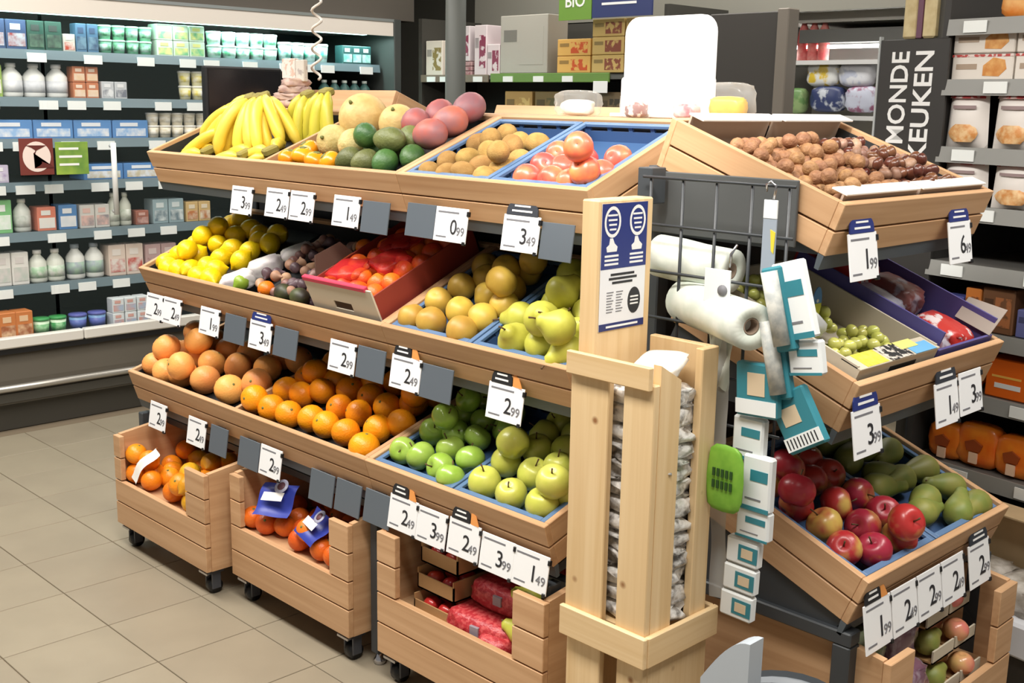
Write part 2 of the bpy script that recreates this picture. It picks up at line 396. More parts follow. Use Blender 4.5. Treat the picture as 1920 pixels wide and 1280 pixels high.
# ---------------------------------------------------------------- goods in the cooler
def carton_pack(w, d, h_, c, c2, kind):
    """one pack; kind: box, bottle, tub, pots"""
    g = G()
    if kind == 'box': g.cbox(-d, 0, -w/2, w/2, 0, h_, .003); g.box(0, .0012, -w*.42, w*.42, h_*.12, h_*.55, 1); g.box(0, .0014, -w*.3, w*.2, h_*.66, h_*.86, 2)
    elif kind == 'bottle':
        r = min(w/2, d/2); g.lathe([(r*.9, 0), (r, .01), (r, h_*.62), (r*.8, h_*.72), (r*.42, h_*.84), (r*.4, h_*.88)], 12, 0, ctr=(-r, 0, 0)); g.lathe([(r*.48, h_*.88), (r*.48, h_), (r*.4, h_)], 10, 2, ctr=(-r, 0, 0)); g.lathe([(r*1.012, h_*.15), (r*1.012, h_*.5)], 12, 1, ctr=(-r, 0, 0))
    elif kind == 'tub':
        r = min(w/2, d/2); g.lathe([(r*.78, 0), (r*.95, h_*.86)], 12, 0, ctr=(-r, 0, 0)); g.lathe([(r, h_*.86), (r, h_*.95), (r*.93, h_)], 12, 2, ctr=(-r, 0, 0)); g.lathe([(r*.84, h_*.22), (r*.92, h_*.68)], 12, 1, ctr=(-r, 0, 0))
    return g
SHELFN = {0: 'cooler deck', 1: 'lowest cooler shelf', 2: 'second cooler shelf from below', 3: 'third cooler shelf from below', 4: 'fourth cooler shelf from below', 5: 'fifth cooler shelf from below', 6: 'top cooler shelf'}
COUNT = {}
def stock(shelf, y0, y1, w, h_, kind, c, c2, c3, desc, cat, stack=1, rows=1, gap=.004):
    z0 = .407 if shelf == 0 else SHZ[shelf-1]+.001
    key = 'cool_%d_%s' % (shelf, desc.replace(' ', '_'))
    ms = [mat(key+'_a', c, .45), mat(key+'_b', c2, .45, rgb2=c3, scale=28), mat(key+'_c', c3, .45)]
    d = min(w*1.1, .16)
    me = carton_pack(w-gap, d, h_, c, c2, kind).mesh(desc.split()[-1], ms)
    n = max(1, int(round((y1-y0)/w))); nm = '_'.join(desc.split()[-2:])
    for r in range(rows):
        for s_ in range(stack):
            for i in range(n):
                y = y0+(i+.5)*(y1-y0)/n
                lb = '%s on the %s' % (desc, SHELFN[shelf])
                if n > 1: lb += ', %s from left' % nth(i+1)
                if stack > 1: lb += (', upper one', ', lower one')[1-s_] if stack == 2 else ', layer %s' % nth(s_+1)
                put(nm, me, None, T(FX-.125-r*d*1.05 if shelf else FX-.05-r*d*1.05, y, z0+s_*(h_+.001), 0, 0, random.uniform(-.05, .05)), lb, cat, '%s row on the %s' % (desc, SHELFN[shelf]))
WH = (232, 234, 230); TQ = (190, 226, 214)
stock(6, 1.95, 2.14, .095, .13, 'box', (60, 82, 120), (150, 60, 60), (190, 200, 210), 'blue and red cheese pack', 'pack')
stock(6, 2.14, 2.30, .08, .13, 'box', (46, 84, 72), (90, 120, 100), (60, 70, 66), 'dark green cheese pack', 'pack')
stock(6, 2.30, 2.36, .06, .08, 'box', (200, 196, 186), (180, 70, 50), (220, 210, 200), 'small white pack with red print', 'pack')
stock(6, 2.36, 2.47, .055, .13, 'box', (74, 110, 140), (110, 140, 160), (60, 80, 110), 'blue grey snack pack', 'pack')
stock(6, 2.48, 2.75, .068, .065, 'tub', (120, 190, 150), (60, 140, 90), (200, 232, 220), 'green salad tub', 'tub', 2)
stock(6, 2.76, 3.02, .085, .075, 'box', (214, 232, 214), (120, 190, 140), (236, 232, 150), 'pale green cheese box', 'box', 2)
stock(6, 3.05, 3.46, .082, .066, 'tub', (196, 236, 222), (90, 180, 130), (236, 250, 246), 'white and green yogurt tub', 'tub', 2)
stock(6, 3.47, 3.78, .08, .10, 'tub', (210, 240, 232), (70, 190, 160), (246, 252, 250), 'white and teal cream tub', 'tub')
stock(6, 3.86, 4.05, .07, .10, 'box', (50, 90, 90), (120, 190, 180), (210, 240, 236), 'dark teal cheese pack', 'pack')
stock(5, 1.93, 2.02, .09, .14, 'box', (150, 180, 90), (200, 210, 160), (230, 230, 220), 'green dairy carton', 'carton')
stock(5, 2.02, 2.33, .10, .15, 'bottle', WH, (200, 204, 210), (222, 224, 226), 'white milk bottle', 'bottle')
stock(5, 2.335, 2.46, .063, .072, 'box', (196, 124, 88), (226, 196, 160), (232, 210, 190), 'orange brown cheese box', 'box', 2)
stock(5, 2.47, 2.60, .065, .08, 'box', (196, 200, 204), (120, 124, 136), (226, 228, 230), 'grey and white cheese pack', 'pack')
stock(5, 2.88, 3.02, .068, .07, 'tub', (236, 232, 190), (226, 210, 90), (244, 244, 236), 'yellow butter tub', 'tub', 2)
stock(5, 3.72, 4.06, .068, .12, 'bottle', (60, 96, 92), (130, 170, 160), (220, 232, 226), 'dark green juice bottle', 'bottle')
stock(4, 1.95, 2.70, .186, .085, 'box', (92, 140, 196), (150, 186, 226), (226, 230, 236), 'light blue yogurt multipack', 'multipack')
stock(4, 2.70, 3.10, .068, .06, 'tub', (236, 228, 206), (206, 196, 170), (246, 244, 236), 'cream pudding tub', 'tub', 2)
stock(3, 1.93, 2.02, .09, .08, 'box', (206, 196, 220), (170, 150, 190), (236, 236, 240), 'lilac dessert pack', 'pack')
stock(3, 2.36, 2.76, .2, .075, 'box', (84, 134, 192), (200, 190, 160), (226, 232, 240), 'sky blue yogurt multipack', 'multipack')
stock(2, 1.92, 2.02, .1, .15, 'box', (130, 196, 130), (210, 236, 210), (240, 244, 240), 'light green drink carton', 'carton')
stock(2, 2.03, 2.12, .08, .15, 'bottle', (210, 214, 206), (180, 186, 176), (226, 228, 222), 'pale grey drink bottle', 'bottle')
stock(2, 2.13, 2.22, .09, .11, 'box', (222, 134, 110), (240, 230, 224), (236, 236, 230), 'coral red dessert box', 'box')
stock(2, 2.23, 2.32, .09, .115, 'box', (90, 140, 196), (226, 232, 238), (240, 242, 244), 'bright blue dessert box', 'box')
stock(2, 2.33, 2.48, .075, .11, 'box', (214, 212, 206), (150, 146, 150), (226, 190, 180), 'white patterned dessert pack', 'pack')
stock(2, 2.48, 2.60, .06, .16, 'bottle', (206, 210, 196), (176, 184, 168), (226, 230, 220), 'slim ivory drink bottle', 'bottle')
stock(2, 2.61, 2.68, .07, .07, 'box', (160, 100, 84), (120, 60, 50), (200, 160, 150), 'brown dessert pack', 'pack')
stock(2, 2.70, 2.87, .085, .12, 'box', (150, 172, 178), (110, 130, 140), (206, 216, 216), 'slate grey dessert pack', 'pack')
stock(2, 2.88, 3.02, .07, .10, 'box', (206, 176, 120), (190, 120, 70), (226, 214, 190), 'sandy orange dessert pack', 'pack')
stock(1, 1.92, 2.08, .08, .15, 'box', (226, 224, 218), (190, 200, 190), (216, 210, 206), 'plain white milk carton', 'carton')
stock(1, 2.09, 2.26, .085, .15, 'bottle', (222, 226, 214), (160, 196, 160), (236, 236, 230), 'green labelled milk bottle', 'bottle')
stock(1, 2.27, 2.45, .09, .165, 'bottle', (232, 234, 228), (170, 200, 176), (150, 160, 170), 'round shouldered milk bottle', 'bottle')
stock(1, 2.46, 2.64, .09, .15, 'box', (224, 206, 192), (196, 90, 80), (230, 222, 214), 'pink and beige milk carton', 'carton')
stock(1, 2.65, 2.82, .085, .14, 'box', (190, 160, 158), (160, 110, 112), (214, 196, 192), 'dusty rose milk carton', 'carton')
stock(0, 1.90, 2.05, .08, .13, 'box', (200, 120, 60), (160, 90, 50), (226, 190, 150), 'orange margarine box', 'box', rows=1)
stock(0, 2.06, 2.22, .085, .085, 'tub', (206, 232, 200), (160, 206, 160), (60, 150, 80), 'pale green topped tub', 'tub')
stock(0, 2.23, 2.42, .09, .085, 'tub', (120, 160, 206), (90, 110, 180), (90, 96, 170), 'blue and violet tub', 'tub')
stock(0, 2.43, 2.62, .062, .07, 'box', (216, 222, 224), (170, 186, 206), (210, 160, 150), 'white and blue butter box', 'box', 2)
stock(0, 2.63, 2.80, .056, .065, 'tub', (214, 226, 210), (110, 170, 120), (236, 240, 234), 'white tub with green band', 'tub', 2)
area('cooler_light', (FX-.1, 3.55, 1.84), .06, 1.0, 5, (0, 0, 0), (.72, 1, .95))
area('cooler_light', (FX-.08, 2.3, 1.84), .06, 1.2, 2.5, (0, 0, 0), (.85, 1, .97))
# ---------------------------------------------------------------- produce stand: frames of the trays
X0, XU, X1, YA, YB = -3.617, -2.298, -1.646, 1.958, 2.610
def frame(ox, oy, oz, th, end=False):
    t_ = math.radians(th); c, s = math.cos(t_), math.sin(t_)
    if not end: return Matrix(((1, 0, 0, ox), (0, c, -s, oy), (0, s, c, oz), (0, 0, 0, 1)))
    return Matrix(((0, -c, s, ox), (1, 0, 0, oy), (0, s, c, oz), (0, 0, 0, 1)))
FR = {'T1': frame(X0, 1.838, 1.321, 22), 'T2': frame(X0, 1.788, .936, 24), 'T3': frame(X0, 1.732, .588, 18),
      'E1': frame(-1.102, YA, 1.325, 20, True), 'E2': frame(-1.043, YA, .987, 21, True), 'E3': frame(-.991, YA, .604, 21, True)}
SLANT = {'T1': .40, 'T2': .45, 'T3': .47, 'E1': .445, 'E2': .45, 'E3': .47}
def tray(fr, a0, a1, label, dividers=(), hb=.108, L=None, M=None, gnd=True, risers=()):
    L = L or SLANT[fr]; w = a1-a0; th = .016
    t = thing('wooden_tray', label, 'tray', M if M is not None else FR[fr] @ Matrix.Translation((a0, 0, 0)), 'tilted wooden produce trays')
    for z0, z1, nm in ((-.054, 0, 'front_plank'), (-hb, -.058, 'front_plank')):
        part(nm, G().cbox(0, w, 0, th, z0, z1, .0015), OAK_X, t)
        for x_ in (0, w-th):
            part('side_plank', G().cbox(x_, x_+th, th, L-th, z0, z1, .0015), OAK_Y, t)
    part('rear_board', G().cbox(0, w, L-th, L, -hb, 0, .0015), OAK_X, t)
    for d in dividers:
        part('divider', G().cbox(d-a0-.007, d-a0+.007, th, L-th, -hb+.01, -.001, .001), OAK_Y, t)
    g = G().box(th, w-th, th, L-th, -hb, -hb+.004)
    g.box(th, w-th, th, th+.003, -hb, -.012).box(th, w-th, L-th-.003, L-th, -hb, -.012).box(th, th+.003, th, L-th, -hb, -.012).box(w-th-.003, w-th, th, L-th, -hb, -.012)
    part('liner', g, STEEL_D, t)
    for r0, r1, rc in risers: part('riser', G().box(r0-a0, r1-a0, th+.004, L-th-.004, -hb+.004, rc), STEEL_D, t)
    if gnd: part('price_rail', G().prism([(.002, -hb-.03), (.012, -hb-.03), (.016, -hb), (.002, -hb)], 'x', .0, w), RAIL, t)
    return t
tray('T1', 0, XU-X0, 'long top-tier wooden tray of bananas, melons, avocados and mangoes', (.692,), risers=((.02, .684, -.055), (.70, XU-X0-.02, -.046)))
tray('T1', XU-X0+.001, X1-X0, 'short top-tier wooden tray of kiwis and nectarines in blue crates')
tray('T2', 0, XU-X0, 'long middle-tier wooden tray of lemons, shallots and boxed mandarins', risers=((.02, .47, -.05),))
tray('T2', XU-X0+.001, X1-X0, 'short middle-tier wooden tray of quinces and green pears')
tray('T3', 0, XU-X0, 'long lowest-tier wooden tray of grapefruit and oranges', (.668,), risers=((.02, .660, -.05), (.676, XU-X0-.02, -.05)))
tray('T3', XU-X0+.001, X1-X0, 'short lowest-tier wooden tray of green and yellow apples')
tray('E1', 0, YB-YA, 'top wooden tray of the end unit holding walnuts and chestnuts')
tray('E2', 0, YB-YA, 'middle wooden tray of the end unit holding boxed grapes')
tray('E3', 0, YB-YA, 'lowest wooden tray of the end unit holding red apples and pears')
# trays of the far side of the stand, seen over the top
Mr = Matrix.Rotation(PI, 4, 'Z')
tray('T1', 0, .65, 'tilted wooden tray on the far side behind the melons', M=Matrix.Translation((-3.03, 2.80, 1.385)) @ Mr @ Matrix.Rotation(math.radians(22), 4, 'X'), L=.4, gnd=False)
tray('T1', 0, .8, 'tilted wooden tray on the far side behind the mangoes', M=Matrix.Translation((-1.75, 2.80, 1.345)) @ Mr @ Matrix.Rotation(math.radians(22), 4, 'X'), L=.4, gnd=False)

# ---------------------------------------------------------------- steel frame of the long side
st = thing('stand_frame', 'charcoal steel frame carrying the long row of fruit trays', 'frame', (X0, 2.23, 0))
W_ = X1-X0
for x_ in (0.02, XU-X0, W_-.02):
    part('upright', G().cbox(x_-.018, x_+.018, 0, .04, 0.02, 1.40, .003), STEEL, st)
    lg = part('front_leg', G().cbox(x_-.014, x_+.014, -.47, -.43, .035, .44, .003), STEEL, st)
    part('foot', G().lathe([(.016, 0), (.018, .012), (.012, .02), (.007, .04)], 12, ctr=(x_, -.45, 0)), CHROME, lg)
    for fr, zz in (('T1', -.112), ('T2', -.112), ('T3', -.112)):
        P = FR[fr] @ Vector((0, .01, zz-.03)); Q = FR[fr] @ Vector((0, SLANT[fr], zz))
        R = FR[fr] @ Vector((0, SLANT[fr], zz-.05))
        o = st.location
        part('bracket', G().prism([(P.y-2.23, P.z), (P.y-2.23, P.z+.02), (Q.y-2.23+.03, Q.z+.005), (.0, R.z-.03)], 'x', x_-.006, x_+.006), STEEL, st)
part('back_panel', G().box(.03, W_-.03, .01, .03, .12, 1.38), STEEL_D, st)
part('base_shelf', G().box(.02, W_-.02, -.02, .04, .06, .12), STEEL, st)
part('cross_bar', G().cbox(.0, W_, -.40, -.37, .40, .425, .003), STEEL, st)
# ---------------------------------------------------------------- steel frame of the end unit
en = thing('end_frame', 'charcoal steel frame of the end unit under the walnut tray', 'frame', (-1.56, YA, 0))
WE = YB-YA
for y_ in (.02, WE-.02):
    part('upright', G().cbox(-.02, .02, y_-.02, y_+.02, 0.0, 1.375, .003), STEEL, en)
    part('front_post', G().cbox(.50, .54, y_-.02, y_+.02, 0.0, .455, .003), STEEL, en)
    part('top_bar', G().cbox(.0, .54, y_-.02, y_+.02, .455, .485, .003), STEEL, en)
    for fr, dz in (('E1', .14), ('E2', .14), ('E3', .2)):
        P = FR[fr] @ Vector((0, .012, -.112)); Q = FR[fr] @ Vector((0, SLANT[fr]-.01, -.112))
        part('side_bracket', G().prism([(P.x+1.56, P.z), (Q.x+1.56, Q.z), (.0, Q.z-dz), (.05, Q.z-dz)] if fr != 'E3' else [(P.x+1.56, P.z), (Q.x+1.56, Q.z), (.0, .485), (.50, .485)], 'y', y_-.006, y_+.006), STEEL, en)
part('back_panel', G().box(-.01, .01, .02, WE-.02, .1, 1.36), STEEL_D, en)
part('side_panel', G().cbox(.0, .36, -.012, -.004, 1.235, 1.365, .002), mat('charcoal_panel', (78, 80, 80), .5), en)

# ---------------------------------------------------------------- price cards
CARDS = [('T1', 0.505, 0.637, -0.082, -0.161, 'w', '3', None),
('T1', 0.701, 0.826, -0.075, -0.155, 'w', '2', None),
('T1', 0.826, 0.952, -0.075, -0.158, 'w', '2', None),
('T1', 1.036, 1.162, -0.073, -0.155, 'w', '1', None),
('T1', 1.161, 1.278, -0.08, -0.161, 'g', '', None),
('T1', 1.352, 1.465, -0.071, -0.156, 'g', '', None),
('T1', 1.463, 1.588, -0.072, -0.158, 'w', '0', None),
('T1', 1.703, 1.826, -0.072, -0.162, 'w', '3', 'k'),
('T1', 1.823, 1.925, -0.081, -0.165, 'g', '', None),
('T2', 0.01, 0.15, -0.087, -0.186, 'w', '2', None),
('T2', 0.13, 0.264, -0.085, -0.177, 'w', '2', None),
('T2', 0.37, 0.52, -0.084, -0.184, 'w', '1', None),
('T2', 0.517, 0.655, -0.086, -0.19, 'g', '', None),
('T2', 0.662, 0.802, -0.083, -0.186, 'w', '3', 'n'),
('T2', 0.794, 0.92, -0.084, -0.194, 'g', '', None),
('T2', 1.073, 1.207, -0.077, -0.18, 'w', '2', None),
('T2', 1.2, 1.322, -0.074, -0.179, 'g', '', None),
('T2', 1.346, 1.471, -0.072, -0.184, 'w', '2', 'o'),
('T2', 1.463, 1.588, -0.077, -0.196, 'g', '', None),
('T2', 1.708, 1.835, -0.078, -0.188, 'w', '2', 'o'),
('T3', 0.133, 0.286, -0.079, -0.196, 'w', '2', None),
('T3', 0.386, 0.543, -0.078, -0.184, 'w', '2', None),
('T3', 0.525, 0.628, -0.076, -0.186, 'g', '', None),
('T3', 0.692, 0.821, -0.077, -0.179, 'g', '', None),
('T3', 0.81, 0.954, -0.074, -0.196, 'w', '2', None),
('T3', 1.057, 1.192, -0.089, -0.192, 'g', '', None),
('T3', 1.179, 1.316, -0.086, -0.193, 'g', '', None),
('T3', 1.309, 1.428, -0.081, -0.186, 'g', '', None),
('T3', 1.42, 1.544, -0.064, -0.181, 'w', '2', 'o'),
('T3', 1.53, 1.662, -0.067, -0.186, 'w', '3', None),
('T3', 1.649, 1.775, -0.064, -0.193, 'w', '2', 'o'),
('T3', 1.762, 1.88, -0.07, -0.19, 'w', '3', None),
('T3', 1.871, 1.994, -0.071, -0.209, 'w', '1', None),
('E1', 0.031, 0.151, -0.058, -0.151, 'w', '1', 'n'),
('E1', 0.454, 0.572, -0.06, -0.144, 'w', '6', 'n'),
('E2', -0.013, 0.124, -0.05, -0.178, 'w', '3', 'n'),
('E2', 0.33, 0.462, -0.052, -0.168, 'w', '1', 'k'),
('E2', 0.437, 0.584, -0.043, -0.164, 'w', '3', None),
('E3', 0.0, 0.109, -0.052, -0.15, 'w', '1', 'o'),
('E3', 0.11, 0.219, -0.052, -0.15, 'w', '2', None),
('E3', 0.22, 0.329, -0.052, -0.15, 'w', '2', None),
('E3', 0.33, 0.439, -0.052, -0.15, 'w', '2', None),
('E3', 0.462, 0.5710000000000001, -0.052, -0.15, 'w', '2', 'k')]
WHERE = {'T1': 'under the long top tray', 'T2': 'under the long middle tray', 'T3': 'under the long lowest tray', 'E1': 'under the walnut tray', 'E2': 'under the grape tray', 'E3': 'under the red apple tray'}
WID = {'T1': .121, 'T2': .121, 'T3': .1135, 'E1': .112, 'E2': .112, 'E3': .109}
TOPM = {'n': (NAVY, 'navy'), 'k': (mat('topper_dark', (52, 56, 64), .5), 'dark'), 'o': (mat('topper_black', (34, 34, 36), .5), 'black')}
ORANGEP = mat('orange_flash', (226, 150, 80), .5)
num = {}
TILT = {'T1': 22, 'T2': 24, 'T3': 18, 'E1': 20, 'E2': 21, 'E3': 21}
for fr, a0, a1, c0, c1, kind, txt, top in CARDS:
    w = min(WID[fr], a1-a0)-.003
    num[(fr, kind)] = num.get((fr, kind), 0)+1; k = num[(fr, kind)]
    M = FR[fr] @ Matrix.Translation((a0, -.012, c0)) @ Matrix.Rotation(-math.radians(TILT[fr]+9), 4, 'X'); hgt = {'T1': .084, 'T2': .086, 'T3': .088, 'E1': .092, 'E2': .095, 'E3': .10}[fr]
    if kind == 'g':
        t = put('price_holder', G().cbox(0, w, 0, .004, -hgt, 0, .0015).mesh('price_holder', HOLD), None, M, 'blank grey price holder %s, %s from left' % (WHERE[fr], nth(k)), 'price holder', 'blank grey price holders')
        part('clip', G().box(w*.3, w*.7, .004, .010, -.03, .0), BLACKP, t)
        continue
    t = put('price_card', G().cbox(0, w, 0, .003, -hgt, 0, .001).mesh('price_card', CARD), None, M, 'white price card reading %s %s, %s from left' % (txt, WHERE[fr], nth(k)), 'price card', 'white price cards')
    R_ = Matrix.Rotation(PI/2, 4, 'X')
    put('price_figure', text_mesh(txt, 0.062, M_INK), t, Matrix.Translation((w*.60, -.0008, -hgt*.58)) @ R_ @ Matrix.Scale(min(1.0, hgt/.1), 4))
    put('cents_figure', text_mesh('99' if k % 2 else '49', 0.03, M_INKG), t, Matrix.Translation((w*.82, -.0008, -hgt*.68)) @ R_)
    part('product_line', G().box(w*.08, w*.72, -.0006, .0002, -.014, -.010), M_INKG, t)
    part('small_print', G().box(w*.08, w*.40, -.0006, .0002, -hgt*.88, -hgt*.84), M_INKG, t)
    part('corner_clip', G().cbox(w-.004, w+.003, -.003, .006, -.018, -.006, .001), BLACKP, t)
    part('corner_clip', G().cbox(w-.010, w-.001, -.003, .006, -hgt-.004, -hgt+.005, .001), BLACKP, t)
    if top:
        h2 = .035 if fr != 'E2' else .04; w2 = w*.86 if top != 'o' else w*.58
        pts = [(w*.06, 0)]+[(w*.06+w2*(.5-.5*math.cos(PI*i/12)), h2*math.sin(PI*i/12)**.6) for i in range(1, 12)]+[(w*.06+w2, 0)]
        tp = part('topper', G().prism(pts[::-1], 'y', -.001, .002), TOPM[top][0], t)
        part('text_line', G().box(w*.06+w2*.25, w*.06+w2*.75, -.0018, -.001, h2*.55, h2*.66), M_WHITEINK, tp)
        part('text_line', G().box(w*.06+w2*.18, w*.06+w2*.82, -.0018, -.001, h2*.22, h2*.34), M_WHITEINK, tp)
        if top == 'o': part('orange_flash', G().prism([(w*.66, 0), (w*.93, -.004), (w*.80, h2*.6), (w*.64, h2*.95)], 'y', .0, .002), ORANGEP, t)

# ---------------------------------------------------------------- wheeled bins
def wheeled_bin(name_label, M, w, d, zt, cut_l, cut_r, fb=.205):
    t = thing('wheeled_bin', name_label, 'bin', M, 'wooden bins on castors under the trays')
    zb, th = .085, .018; n = 4; ph = (zt-zb)/n
    for k in range(n):
        z0, z1 = zb+k*ph+(.002 if k else 0), zb+(k+1)*ph-.002
        if k < 2: part('front_plank', G().cbox(0, w, 0, th, z0, z1, .0015), OAK_X, t)
        else:
            part('front_plank', G().cbox(0, cut_l, 0, th, z0, z1, .0015), OAK_X, t)
            part('front_plank', G().cbox(w-cut_r, w, 0, th, z0, z1, .0015), OAK_X, t)
    zr = zt+.02
    for x_ in (0, w-th):
        part('side_board', G().prism([(th, zb), (d, zb), (d, zr), (d*.35, zr), (th, zt)], 'x', x_, x_+th), OAK_Y, t)
    part('rear_board', G().cbox(th, w-th, d-th, d, zb, zr, .001), OAK_X, t)
    part('bottom', G().box(th, w-th, th, d-th, zb, zb+.012), OAK_X, t)
    part('false_bottom', G().prism([(th, zt-fb), (d-th, zt-fb+.004), (d-th, zt-fb-.014), (th, zt-fb-.018)], 'x', th, w-th), OAK_X, t)
    for x_ in (.04, w-.04):
        for y_ in (.04, d-.04):
            c = part('castor', G().cbox(x_-.022, x_-.016, y_-.012, y_+.018, .018, .072, .002).cbox(x_+.016, x_+.022, y_-.012, y_+.018, .018, .072, .002).box(x_-.028, x_+.028, y_-.025, y_+.025, .072, .085), mat('castor_grey', (70, 72, 78), .4), t)
            part('wheel', G().tube([(x_-.014, y_+.006, .023), (x_+.014, y_+.006, .023)], .0225, 16), BLACKP, c)
            part('axle_plate', G().cbox(x_-.028, x_+.020, y_-.03, y_-.022, .066, .074, .001), CHROME, c)
    return t
wheeled_bin('leftmost wheeled wooden bin of oranges and lemons', Matrix.Translation((-3.56, 1.642, 0)), .59, .46, .395, .045, .115, .172)
wheeled_bin('middle wheeled wooden bin of bagged oranges with blue labels', Matrix.Translation((-2.92, 1.70, 0)), .59, .46, .405, .055, .085, .172)
wheeled_bin('wheeled wooden bin of red nets and punnets beside the pine crate', Matrix.Translation((-2.225, 1.715, 0)), .60, .46, .42, .075, .10)
wheeled_bin('wheeled wooden bin of bagged fruit under the end unit', Matrix(((0, -1, 0, -.945), (1, 0, 0, YA+.03), (0, 0, 1, 0), (0, 0, 0, 1))), .60, .46, .44, .10, .09)
# ---------------------------------------------------------------- blue crates in the trays
def blue_crate(fr, a0, a1, b0, L, hh, label, fc=-.045):
    t = thing('blue_crate', label, 'crate', FR[fr] @ Matrix.Translation((a0, b0, -.1025)), 'blue plastic fruit crates')
    w = a1-a0; th = .006
    part('bottom', G().box(th, w-th, th, L-th, 0, .1025+fc), BLUEP, t)
    for nm, (xa, xb, ya, yb) in (('long_wall', (0, th, 0, L)), ('long_wall', (w-th, w, 0, L)), ('short_wall', (th, w-th, 0, th)), ('short_wall', (th, w-th, L-th, L))):
        wl = part(nm, G().box(xa, xb, ya, yb, .004, hh-.02), BLUEP, t)
        n = 4 if nm == 'short_wall' else 6
        for i in range(n+1):          # bars between the open slots under the rim
            if nm == 'short_wall': g = G().box(xa+(xb-xa-.012)*i/n, xa+(xb-xa-.012)*i/n+.012, ya, yb, hh-.02, hh-.008)
            else: g = G().box(xa, xb, ya+(yb-ya-.012)*i/n, ya+(yb-ya-.012)*i/n+.012, hh-.02, hh-.008)
            part('slot_bar', g, BLUEP, wl)
    RIMP = mat('blue_crate_rim', (92, 122, 160), .4)
    g = G().cbox(-.004, .010, -.004, L+.004, hh-.008, hh, .001).cbox(w-.010, w+.004, -.004, L+.004, hh-.008, hh, .001).cbox(.010, w-.010, -.004, .010, hh-.008, hh, .001).cbox(.010, w-.010, L-.010, L+.004, hh-.008, hh, .001)
    part('rim', g, RIMP, t)
LA = XU-X0
for fr, hh, b0, L, n1, n2 in (('T1', .10, .024, .345, 'kiwi', 'nectarine'), ('T2', .098, .024, .39, 'quince', 'green pear'), ('T3', .098, .024, .40, 'green apple', 'yellow apple')):
    blue_crate(fr, LA+.024, LA+.318, b0, L, hh, 'blue plastic crate holding the %s pile' % n1, -.05 if fr == 'T1' else -.045)
    blue_crate(fr, LA+.332, LA+.628, b0, L, hh, 'blue plastic crate holding the %s pile' % n2, -.05 if fr == 'T1' else -.045)
blue_crate('E3', .024, .318, .024, .40, .095, 'blue plastic crate holding the red apple pile', -.055)
blue_crate('E3', .332, .628, .024, .40, .095, 'blue plastic crate holding the long pear pile', -.055)

# ---------------------------------------------------------------- fruit shapes
def ring(profile_fn, k):
    return [profile_fn(i/k) for i in range(k+1)]
def lumpy(seed, amp):
    rnd = random.Random(seed); ph = [rnd.uniform(0, 6.28) for _ in range(4)]
    return lambda a, z: 1+amp*(math.sin(2*a+ph[0])*.6+math.sin(3*a+ph[1]+z*20)*.5+math.sin(a+ph[2])*.5)
def globe(r, sq=1.0, dim_t=0.0, dim_b=0.0, k=12, n=18, seed=0, amp=.012):
    pr = []
    for i in range(k+1):
        th = PI*i/k; rr = math.sin(th)*r; z = -math.cos(th)*r*sq
        if dim_t: z -= dim_t*r*math.exp(-(rr/(.32*r))**2) * (1 if z > 0 else 0)
        if dim_b: z += dim_b*r*math.exp(-(rr/(.30*r))**2) * (1 if z < 0 else 0)
        pr.append((max(rr, 1e-7), z))
    return G().lathe(pr, n, wob=lumpy(seed, amp))
def pearshape(r, h_, neck=.45, seed=0, k=14, n=16):
    pr = []
    for i in range(k+1):
        u = i/k; z = -r+u*h_
        body = math.sqrt(max(0, 1-((z)/r)**2))*r if z < .0 else r*((1-neck)*0.5*(1+math.cos(PI*min(1, z/(h_-r*1.15))))+neck)*math.sqrt(max(0, 1-max(0, (z-(h_-r*1.25))/(r*.25+.0001))**2) if z > h_-r*1.25 else 1)
        pr.append((max(body, 1e-7), z))
    return G().lathe(pr, n, wob=lumpy(seed, .02))
def lemonshape(r, seed=0):
    pr = []
    for i in range(15):
        u = -1+2*i/14; rr = r*math.sqrt(max(0, 1-u*u)); z = u*r*1.12
        if abs(u) > .82: z += math.copysign((abs(u)-.82)*r*1.3, u); rr = max(rr*.72, 1e-7)
        pr.append((max(rr, 1e-7), z))
    return G().lathe(pr, 16, wob=lumpy(seed, .02))
def ovoid(r, el, seed=0, taper=.12, amp=.02):
    pr = []
    for i in range(13):
        th = PI*i/12; z = -math.cos(th)*r*el; rr = math.sin(th)*r*(1-taper*math.cos(th)*-1*0+taper*(z/(r*el)))
        pr.append((max(rr, 1e-7), z))
    return G().lathe(pr, 16, wob=lumpy(seed, amp))
def blush(name, c_main, c_blush, c_ground, rough=.3, scale=14, lo=.35, hi=.62, coat=.2):
    return mat(name, c_main, rough, rgb2=c_blush, scale=scale, objvar=.10, coat=coat, ramp=(lo, hi))
